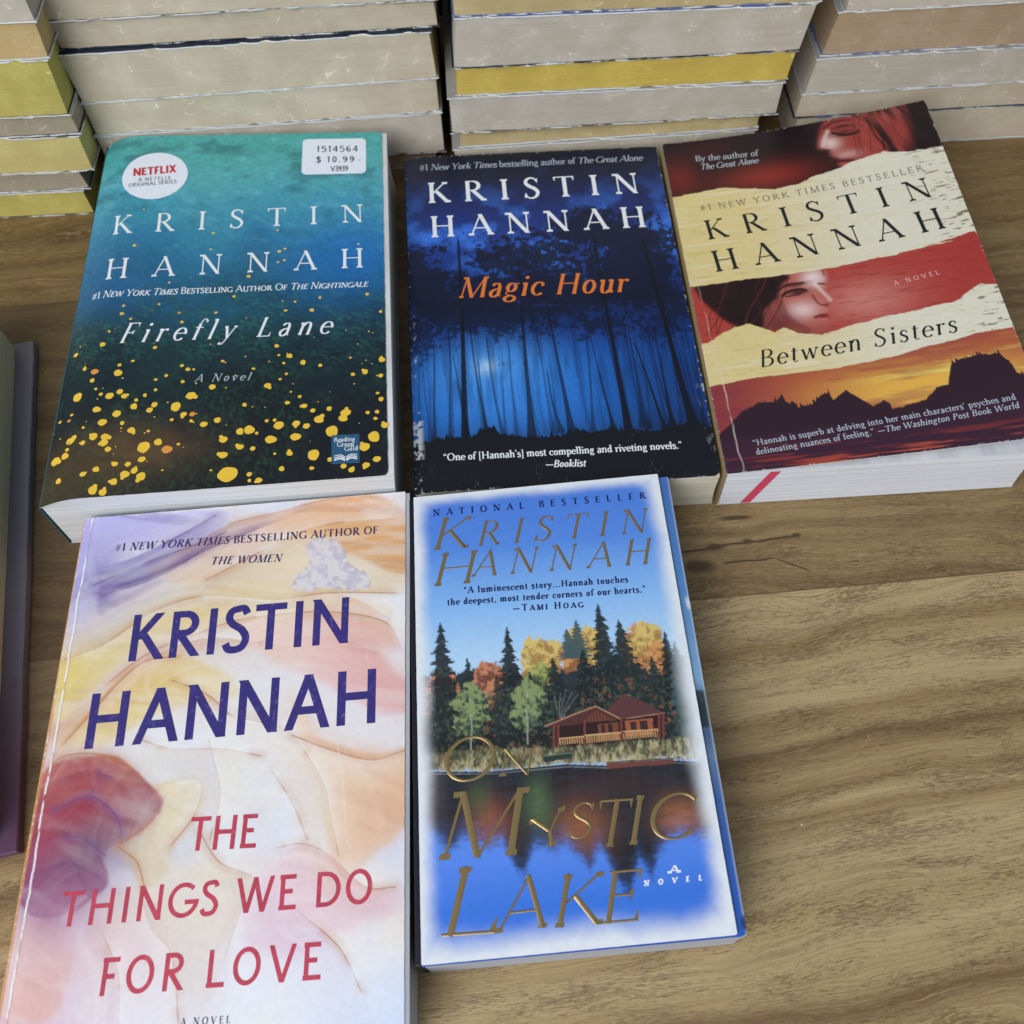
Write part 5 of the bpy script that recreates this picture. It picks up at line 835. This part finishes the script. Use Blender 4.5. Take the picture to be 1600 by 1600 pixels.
# ------------------------------------------------------------------ the table
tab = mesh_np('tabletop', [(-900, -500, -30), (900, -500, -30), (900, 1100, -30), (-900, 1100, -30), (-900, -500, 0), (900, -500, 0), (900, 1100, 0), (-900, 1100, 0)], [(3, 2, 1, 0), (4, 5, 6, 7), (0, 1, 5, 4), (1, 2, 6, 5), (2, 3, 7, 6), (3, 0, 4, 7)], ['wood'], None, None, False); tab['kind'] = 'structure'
panel = mesh_np('added_back_panel', [(-900, 566, 0.02), (900, 566, .02), (900, 580, .02), (-900, 580, .02), (-900, 566, 420), (900, 566, 420), (900, 580, 420), (-900, 580, 420)], [(3, 2, 1, 0), (4, 5, 6, 7), (0, 1, 5, 4), (1, 2, 6, 5), (2, 3, 7, 6), (3, 0, 4, 7)], ['panel_dark'], None, None, False); panel['kind'] = 'structure'  # dark panel added behind the stacks so the gaps between them stay dark

# ------------------------------------------------------------------ the five novels laid out flat
def letters(key):
    k = Ink()
    for t in TEXTS[key]: k.text(*t)
    return k
FLAT = 'paperback novels laid face up on the table'
def novel_base(root, S, spine_mat, back_mat, zs, spine_w=.6, inset=.4):
    slab('back_cover', S, back_mat, root, .2, S.W-inset, inset, S.H-inset, .05, .45, .08)
    slab('spine', S, spine_mat, root, -spine_w, 0.05, .3, S.H-.3, .06, zs, .2)

# 1 teal cover with yellow drops
zf = lambda a, t: 36.4-5.5*np.maximum(0, 1-a/.14)**2+0*t
S1 = Surf((-201.0, 421.9, 31), (-57.09, 415.06, 36.4), (-49.34, 207.4, 36.4), (-192.82, 202.91, 31), 140, 208, zf)
r1 = thing('paperback_novel', 'thick teal paperback with yellow drops and two white stickers on its cover', 'book', (-125, 312, 0), FLAT)
k1 = letters('fire'); rg = random.Random(3)
for i, (u, v, r) in enumerate(DOTS):
    if not (1 < u < 139 and v < 206): continue
    n = 14; ph = rg.uniform(0, 6); e = rg.uniform(.8, 1.1); r *= .95
    k1.poly([(u+r*math.cos(a)*(1+.10*math.sin(2*a+ph)+.05*math.sin(3*a+ph*2)), v+r*e*math.sin(a)*(1+.08*math.sin(3*a+ph))) for a in [2*math.pi*q/n for q in range(n)]], 'firefly_yellow' if rg.random() < .93 else 'firefly_orange', .02)
    if r > 1.2 and rg.random() < .45:
        a = rg.uniform(0, 6.28); q = r*rg.uniform(.35, .6); k1.poly([(u+math.cos(a)*r*1.02+q*math.cos(b), v+math.sin(a)*r*1.02+q*math.sin(b)) for b in [6.283*z/9 for z in range(9)]], 'firefly_yellow', .02)
for i in range(60):
    u, v = rg.uniform(4, 137), 208*rg.betavariate(4, 2); r = rg.uniform(.18, .4); k1.poly([(u+r*math.cos(b), v+r*math.sin(b)) for b in [6.283*z/7 for z in range(7)]], 'firefly_yellow', .02)
k1.poly([(117.2, 186.4), (128.5, 186.6), (128.6, 200.9), (117.4, 200.6)], 'logo_blue', .06); k1.base = .13
for t, a, b, c_, d in (('Reading', 118.3, 189.9, 126.6, 190.0), ('Group', 119.6, 192.3, 126.2, 192.4), ('Gold', 122.6, 194.6, 127.8, 194.7)): k1.text(t, 'pale_small', a, b, c_, d, 2.2)
for s_ in (-1, 1):      # little open book under the words
    for j in range(3):
        k1.strip(catmull([(123+s_*.2, 199.2-j*.8), (123+s_*2.2, 198.2-j*.9), (123+s_*4.6, 198.8-j*1.0)], 4), np.full(9, .32-.06*j), 'white', .13)
fc = cover('front_cover', S1, paint_fire, 400, 590, k1, r1, (7, 2.5, 2.5, 1), .25, seed=1)
def sticker(name, S, outline, parent, texts, dash=None):
    o = Ink(); P = np.array(outline); n = len(P); cen = P.mean(0); ringn = 10
    R_ = np.vstack([cen+(P-cen)*(q/ringn) for q in range(1, ringn+1)]+[cen[None]]); o.add(np.column_stack([R_, np.full(len(R_), .16)]), [(q*n+i, q*n+(i+1) % n, (q+1)*n+(i+1) % n, (q+1)*n+i) for q in range(ringn-1) for i in range(n)]+[(i, ringn*n, (i+1) % n) for i in range(n)], 'sticker_white')
    o.add(np.vstack([np.column_stack([P, np.full(n, .16)]), np.column_stack([P, np.full(n, .03)])]), [(i, (i+1) % n, n+(i+1) % n, n+i) for i in range(n)], 'sticker_white')
    q = Ink()
    for t in texts: q.text(*t)
    for v in q.v: v[:, 2] += .17
    vv = np.vstack(o.v+q.v); fs = list(o.f)+[tuple(i+o.n for i in f) for f in q.f]; ms = o.m+q.m; used = sorted(set(ms))
    return mesh_np(name, S(vv[:, 0], vv[:, 1], vv[:, 2]), fs, used, [used.index(m) for m in ms], None, False, parent)
sticker('round_sticker', S1, [(28.9+16.1*math.cos(a), 28.7+15.9*math.sin(a)) for a in [2*math.pi*i/64 for i in range(64)]], fc,
        [('NETFLIX', 'sansb', 18.6, 28.9, 38.9, 26.9, 5.4), ('A NETFLIX', 'sans', 21.4, 32.6, 36.9, 31.8, 2.4), ('ORIGINAL SERIES', 'sans', 16.9, 36.3, 39.9, 34.4, 2.5)])
def rrect(u0, v0, u1, v1, r, n=6):
    o = []
    for cx, cy, a0 in ((u1-r, v1-r, 0), (u0+r, v1-r, 90), (u0+r, v0+r, 180), (u1-r, v0+r, 270)):
        o += [(cx+r*math.cos(math.radians(a0+90*i/n)), cy+r*math.sin(math.radians(a0+90*i/n))) for i in range(n+1)]
    return o
sticker('price_sticker', S1, rrect(100.5, 4.8, 131.9, 30.4, 2.6), fc, [('1514564', 'mono', 107.6, 14.4, 127.8, 14.6, 4.3), ('$ 10.99', 'mono', 107.6, 22.2, 126.0, 22.2, 4.2), ('-', 'mono', 128.0, 22.0, 129.6, 22.0, 3), ('V3939', 'sans', 114.8, 28.6, 122.9, 28.6, 3.6)])
block('page_block', S1, 'fresh_pages', r1, lambda a, t: zf(a, t)-.38, (.8, .8, -2.2, .7), hollow=1.2)
novel_base(r1, S1, 'spine_teal', 'back_white', 30.4)

# 2 blue forest cover
zm = lambda a, t: 23.4-1.6*np.maximum(0, 1-a/.08)**2+0*t
S2 = Surf((-47.29, 410.6, 22), (84.4, 410.0, 23.4), (88.3, 207.3, 23.4), (-40.28, 205.9, 22), 132, 203, zm)
r2 = thing('paperback_novel', 'dark blue paperback with a moonlit forest and orange lettering on its cover', 'book', (21, 308, 0), FLAT)
cover('front_cover', S2, paint_magic, 400, 600, letters('magic'), r2, (3.2, 1, 4.5, 1), .35, seed=2)
block('page_block', S2, 'novel_pages' if False else 'cream_pages', r2, lambda a, t: zm(a, t)-.38, (.8, .8, .8, .3), hollow=.5)
novel_base(r2, S2, 'spine_navy', 'back_white', 21.6)

# 3 red and cream torn-paper cover, its outer side curling up
zc = lambda a, t: 26.2+(17.8*t+14.8*(1-t))*np.maximum(a, 0)**(1.55*t+1.12*(1-t))
S3 = Surf((86.6, 408.09, 26.2), (217.36, 409.96, 44), (220.24, 208.33, 41), (89.6, 206.46, 26.2), 131, 203, zc)
r3 = thing('paperback_novel', 'red and cream paperback whose cover curls up off its pages', 'book', (153, 308, 0), FLAT)
cover('front_cover', S3, paint_sis, 400, 600, letters('sis'), r3, (1, .5, .5, .5), .2, seed=3)
zb = lambda a, t: 25.8+2.6*a+0*t
mk = [S3(u, 203-.3+.06) for u in (14.5, 19.5)]; a0 = S3(18.6, 202.75); a1 = S3(23.0, 202.75); b0 = S3(10.2, 202.75); b1 = S3(14.6, 202.75)
# remainder mark: a slanting red pen stroke on the tail of the pages
mark = np.array([[b0[0], b0[1]-.06, .9], [b1[0], b1[1]-.06, .9], [a1[0], a1[1]-.06, 25.6], [a0[0], a0[1]-.06, 25.6]])
block('page_block', S3, 'white_pages', r3, zb, (.8, .8, .8, .3), hollow=.8, extra=(mark, [(0, 1, 2, 3)], 'ink_red'))
novel_base(r3, S3, 'spine_cream', 'back_white', 25.4, .12)

# 4 pale silk cover
zt_ = lambda a, t: 24.7-.7*np.maximum(0, 1-a/.05)+0*t
S4 = Surf((-176.54, 201.12, 24), (-43.72, 206.6, 24.7), (-41.59, 4.13, 24.7), (-171.4, -1.81, 24), 132, 203, zt_)
r4 = thing('paperback_novel', 'pale paperback with flowing coloured silk and large rose lettering on its cover', 'book', (-108, 102, 0), FLAT)
k4 = letters('thing')
cover('front_cover', S4, paint_thing, 400, 600, k4, r4, (.8, .3, 1, 1), .2, seed=4)
block('page_block', S4, 'grey_pages', r4, lambda a, t: zt_(a, t)-.38, (.8, .8, -1.6, .6), hollow=.9)
novel_base(r4, S4, 'spine_orange', 'back_white', 23.6, .5)

# 5 small lake cover, cut back to show the blue page below
zs_ = lambda a, t: 28.6+.4*a+0*t
S5 = Surf((-40.03, 201.21, 28.6), (60.7, 206.6, 29), (66.07, 31.35, 29), (-36.06, 26.88, 28.6), 101, 175, zs_)
S5b = Surf((-40.03, 201.2, 28), (65.05, 205.6, 28), (69.49, 30.92, 28), (-36.1, 26.5, 28), 106, 175, lambda a, t: 27.9+0*a)
r5 = thing('paperback_novel', 'small blue paperback with a lakeside cabin and gold lettering on its cover', 'book', (15, 118, 0), FLAT)
cover('front_cover', S5, paint_myst, 330, 570, letters('myst'), r5, (.3, .4, .8, .4), .1, seed=5, thick=.3)
cover('inner_page', S5b, paint_step, 110, 300, None, r5, (.3, .6, 2.2, .4), .12, seed=6, thick=.3)
block('page_block', S5b, 'grey_pages', r5, lambda a, t: 27.55+0*a, (.8, .6, .3, .3), hollow=.4)
slab('back_cover', S5b, 'spine_black', r5, .2, 105.4, .4, 174.5, .05, .45, .08)
slab('spine', S5b, 'spine_black', r5, -1.9, .1, .3, 174.7, .06, 27.9, .5)

# ------------------------------------------------------------------ hardback at the left edge of the picture
rh = thing('hardback_book', 'hardback with mauve jacket and cream pages lying at the left edge of the table', 'book', (-250, 190, 0))
A = np.array([-230.0, 316.0]); B = np.array([-186.5, 73.3]); d = (B-A)/np.hypot(*(B-A)); nrm = np.array([d[1], -d[0]])   # nrm points away from the pages' open side
def along(s, w): return A+d*s+nrm*w
L_ = np.hypot(*(B-A))
nv = 60
def board(name, mat, z0, z1, w0, w1, s0, s1, wob=0., sd=0):
    s = np.linspace(s0, s1, nv); e = wob*(fbm(s*.08, s*0, sd)-.5); V = []
    for i in range(nv):
        p, q = along(s[i], w0+e[i]), along(s[i], w1); z = z1+wob*.8*(fbm(np.array([s[i]*.05]), np.array([3.]), sd+1)[0]-.5)
        V += [(q[0], q[1], z0), (p[0], p[1], z0), (p[0]+nrm[0]*.5, p[1]+nrm[1]*.5, z), (q[0], q[1], z)]
    V = np.array(V); F = [(0, 1, 2, 3), tuple(4*(nv-1)+q for q in (3, 2, 1, 0))]
    for i in range(nv-1):
        o = 4*i; F += [(o, o+4, o+5, o+1), (o+1, o+5, o+6, o+2), (o+2, o+6, o+7, o+3), (o+3, o+7, o+4, o)]
    ob = mesh_np(name, V, F, [mat], None, None, False, rh); ob.modifiers.new('round', 'BEVEL').width = .4*MM; return ob
sgn = 1 if along(0, 10)[0] < A[0] else -1
w = lambda q: q*sgn
board('back_board', 'jacket_mauve', .1, 4.2, 0., w(150), 0, L_, .9, 5)
board('page_block', 'shelf_worn_pages', 4.3, 24.5, w(8.6), w(148), 4, L_-5, .5, 8)
board('front_board', 'board_black', 24.6, 27.4, w(10.6), w(150), 0, L_, .4, 11)

# ------------------------------------------------------------------ stacks of old paperbacks, fore-edges to the front
def old_book(label, group, pages, yaw, xref, Y, x0, x1, zl, zr, dy=0., top=('edge_white', 'print_grey'), bot=('edge_white', 'print_grey'), sl=0., depth=106., seed=0):
    """zl, zr = (bottom, top) height at the left and right end; sl leans the ends; covers are 0.5 mm sheets"""
    rg = random.Random(seed); cx = (x0+x1)/2; loc = (cx, Y+dy+(cx-xref)*yaw, (zl[0]+zr[0])/2)
    root = thing('old_paperback', label, 'book', loc, group)
    cy, sy = math.cos(yaw), math.sin(yaw); Wd = x1-x0
    def P(a, b, z):                   # a along the front, b back from it
        X = x0+a*Wd; return (xref+(X-xref)*cy-(b+dy)*sy, Y+(X-xref)*sy+(b+dy)*cy, z)
    def zz(a, w): zb_ = zl[0]+(zr[0]-zl[0])*a; zt2 = zl[1]+(zr[1]-zl[1])*a; return zb_+(zt2-zb_)*w
    n = 48; nz = 9; th = .62
    V = []; F = []
    a_ = np.linspace(0, 1, n)
    H = (zl[1]-zl[0]+zr[1]-zr[0])/2; e0 = th/H; e1 = 1-th/H
    for r in range(nz):
        w_ = e0+(e1-e0)*r/(nz-1)
        for i, a in enumerate(a_):
            aa = .006+a*.988+sl*(w_-.5)*(1 if False else 1)/Wd
            b = .25+.5*math.sin(math.pi*(w_))*.5+.5*(fbm(np.array([a*9+seed]), np.array([w_*1.5]), seed)[0]-.5)+.5*(max(0, abs(a-.5)-.47)/.03)**2
            V.append(P(aa, b, zz(a, w_)))
    for r in range(nz-1):
        for i in range(n-1): o = r*n+i; F.append((o, o+1, o+n+1, o+n))
    o0 = len(V)
    for r in range(nz):               # left and right ends
        w_ = e0+(e1-e0)*r/(nz-1)
        V.append(P(.006+sl*(w_-.5)/Wd, depth-1, zz(0, w_))); V.append(P(.994+sl*(w_-.5)/Wd, depth-1, zz(1, w_)))
    for r in range(nz-1):
        F.append((o0+2*r, r*n, (r+1)*n, o0+2*r+2)); F.append((r*n+n-1, o0+2*r+1, o0+2*r+3, (r+1)*n+n-1))
    F.append(tuple([o0+2*(nz-1)+1, o0+2*(nz-1)]+[(nz-1)*n+i for i in range(n)])); F.append(tuple([o0, o0+1]+[n-1-i for i in range(n)]))
    pb = mesh_np('page_block', np.array(V), F, [pages], None, None, True, root); sharp(pb, 35)
    V = []; F = []; fm = []
    for which, (em, pm) in ((0, bot), (1, top)):
        o = len(V); w0, w1 = ((0., e0) if which == 0 else (e1, 1.)); k = 90
        for i in range(k):
            a = i/(k-1); j = fbm(np.array([a*30+seed*3.1+which*50]), np.array([0.]), seed+3, 3)[0]; tear = -.55+1.0*j+(2.0*max(0, j-.62)/.38); lip = .8*(fbm(np.array([a*45+seed+which*9]), np.array([1.]), seed+4, 2)[0]-.45)
            z0_, z1_ = zz(a, w0), zz(a, w1)
            if which: z0_ -= max(0, lip)*1.0
            else: z1_ += max(0, lip)*.8
            aa = a+sl*(which-.5)/Wd
            V += [P(aa, tear, z0_), P(aa, tear, z1_), P(aa, depth, z0_), P(aa, depth, z1_)]
        for i in range(k-1):
            q = o+4*i; F += [(q, q+4, q+5, q+1), (q+1, q+5, q+7, q+3), (q+2, q+3, q+7, q+6), (q, q+2, q+6, q+4)]; fm += [which*2, which*2+1, which*2+1, which*2+1]
        F += [(o, o+1, o+3, o+2), tuple(o+4*(k-1)+q for q in (0, 2, 3, 1))]; fm += [which*2]*2
    o = len(V); V += [P(0, depth-.5, zz(0, e0)), P(1, depth-.5, zz(1, e0)), P(1, depth+.3, zz(1, e0)), P(0, depth+.3, zz(0, e0)), P(0, depth-.5, zz(0, e1)), P(1, depth-.5, zz(1, e1)), P(1, depth+.3, zz(1, e1)), P(0, depth+.3, zz(0, e1))]
    F += [tuple(o+q for q in f) for f in ((0, 1, 5, 4), (1, 2, 6, 5), (2, 3, 7, 6), (3, 0, 4, 7))]; fm += [3]*4
    mesh_np('cover', np.array(V), F, [bot[0], bot[1], top[0], top[1]], fm, None, False, root)
    return root
EW = ('edge_white', 'print_grey'); EN = ('edge_navy', 'print_navy'); EB = ('edge_blue', 'print_blue'); ED = ('edge_dark', 'print_dark'); ET = ('edge_white', 'print_tan')
ga, gb, gc, gd = 'old paperbacks stacked at the far left', 'old paperbacks stacked behind the teal novel', 'old paperbacks stacked behind the blue forest novel', 'old paperbacks stacked at the far right'
old_book('olive yellow edged paperback on the table at the bottom of the far left stack', ga, 'aged_olive', 0, -250, 406, -393, -217, (.1, 16.2), (.1, 16.2), 0, EW, ED, 0, seed=1)
old_book('dull tan edged paperback second from the bottom of the far left stack', ga, 'aged_dull', 0, -250, 406, -390, -213.8, (16.3, 28.3), (16.3, 28.3), .6, ET, ED, -1.5, seed=2)
old_book('pale yellow edged paperback under the dull grey one in the far left stack', ga, 'aged_pale_yellow', 0, -250, 406, -382, -205.8, (28.4, 50), (28.4, 50), 0, ED, EW, 1, seed=3)
old_book('thin dull grey edged paperback under the thick yellow one in the far left stack', ga, 'aged_dull', 0, -250, 406, -381, -204.3, (50.1, 61.6), (50.1, 61.6), .8, EW, ED, 0, seed=4)
old_book('thick bright yellow edged paperback in the far left stack', ga, 'aged_olive', 0, -250, 406, -380, -203.6, (61.7, 91.6), (61.7, 91.6), 0, EW, ED, 2.5, seed=5)
old_book('warm tan edged paperback above the thick yellow one in the far left stack', ga, 'aged_tan', 0, -250, 406, -377, -200.4, (91.7, 109.8), (91.7, 109.8), .5, EW, EW, 1.8, seed=6)
old_book('grey edged paperback on top of the tan one in the far left stack', ga, 'aged_grey', 0, -250, 406, -375, -198.6, (109.9, 129), (109.9, 129), -.3, EW, EW, .5, seed=7)

old_book('shaded tan edged paperback at the bottom of the stack behind the teal novel', gb, 'aged_brown', .03, -100, 425, -206, -31, (.1, 13.8), (.1, 11.8), 3.5, EW, ED, 0, seed=8)
old_book('pale grey edged paperback just above the teal cover in the stack behind it', gb, 'aged_grey', .03, -100, 425, -206.5, -26.0, (13.9, 36.7), (11.9, 37), 0, EW, ED, 0, seed=9)
old_book('light beige edged paperback under the thickest one behind the teal novel', gb, 'aged_beige', .03, -100, 425, -205.7, -26.6, (36.8, 55.9), (37.1, 57), .4, EW, EW, 0, seed=10)
old_book('thick beige edged paperback with a dark navy cover behind the teal novel', gb, 'aged_beige', .03, -100, 425, -205.3, -26.8, (56, 83.2), (57.1, 82.4), -.4, ('edge_white', 'print_navy'), EW, -1.5, seed=11)
old_book('grey beige edged paperback resting above the dark navy cover behind the teal novel', gb, 'aged_warm', .03, -100, 425, -204.6, -23.6, (83.3, 98.3), (82.5, 96.8), 2.6, EW, EN, -1, seed=12)
old_book('beige grey edged paperback on top of the stack behind the teal novel', gb, 'aged_beige', .03, -100, 425, -203, -22.6, (98.4, 118), (96.9, 116), 1.0, EW, ED, 0, seed=13)

old_book('grey paperback almost hidden at the bottom of the stack behind the blue forest novel', gc, 'aged_grey', .025, 60, 415, -22, 139, (.1, 23.7), (.1, 23.9), 1.5, EW, ED, 0, seed=14)
old_book('khaki tan edged paperback just above the blue forest cover in the stack behind it', gc, 'aged_khaki', .025, 60, 415, -18.4, 139.5, (23.8, 34.4), (24, 33.5), 2.6, EW, EW, 0, seed=15)
old_book('grey edged paperback under the bright yellow one behind the blue forest novel', gc, 'aged_grey', .025, 60, 415, -22.2, 147, (34.5, 55.9), (33.6, 52.5), 0, EW, ED, 0, seed=16)
old_book('bright yellow edged paperback in the stack behind the blue forest novel', gc, 'aged_yellow', .025, 60, 415, -17.5, 149, (56, 71.5), (52.6, 69.2), .8, EW, EW, 1.5, seed=17)
old_book('thick grey edged paperback above the bright yellow one behind the blue forest novel', gc, 'aged_grey', .025, 60, 415, -17, 152, (71.6, 97.4), (69.3, 92.9), 0, ('edge_white', 'print_blue'), EN, 3, seed=18)
old_book('tan edged paperback with a blue cover on top behind the blue forest novel', gc, 'aged_khaki', .025, 60, 415, -16.4, 155, (97.5, 118), (93.0, 114), .8, EW, EB, 0, seed=19)

old_book('grey beige edged paperback on the table at the bottom of the far right stack', gd, 'aged_beige', .01, 250, 430, 162, 338, (.1, 21), (.1, 21.6), .5, EB, EW, 0, seed=20)
old_book('beige edged paperback second from the bottom of the far right stack', gd, 'aged_warm', .01, 250, 430, 160.4, 337, (21.1, 35.7), (21.7, 36.2), 0, EW, EN, 1, seed=21)
old_book('light grey edged paperback under the blue cover in the far right stack', gd, 'aged_grey', .01, 250, 430, 162.6, 339, (35.8, 56.4), (36.3, 56.8), -.3, EW, EW, 2, seed=22)
old_book('brown edged paperback with a blue cover in the far right stack', gd, 'aged_brown', .01, 250, 430, 167, 343, (56.5, 79.9), (56.9, 79.6), 1.2, EW, EB, 3, seed=23)
old_book('grey edged paperback on top of the brown one in the far right stack', gd, 'aged_grey', .01, 250, 430, 171, 347, (80, 99), (79.7, 98), .5, EW, EW, 0, seed=24)
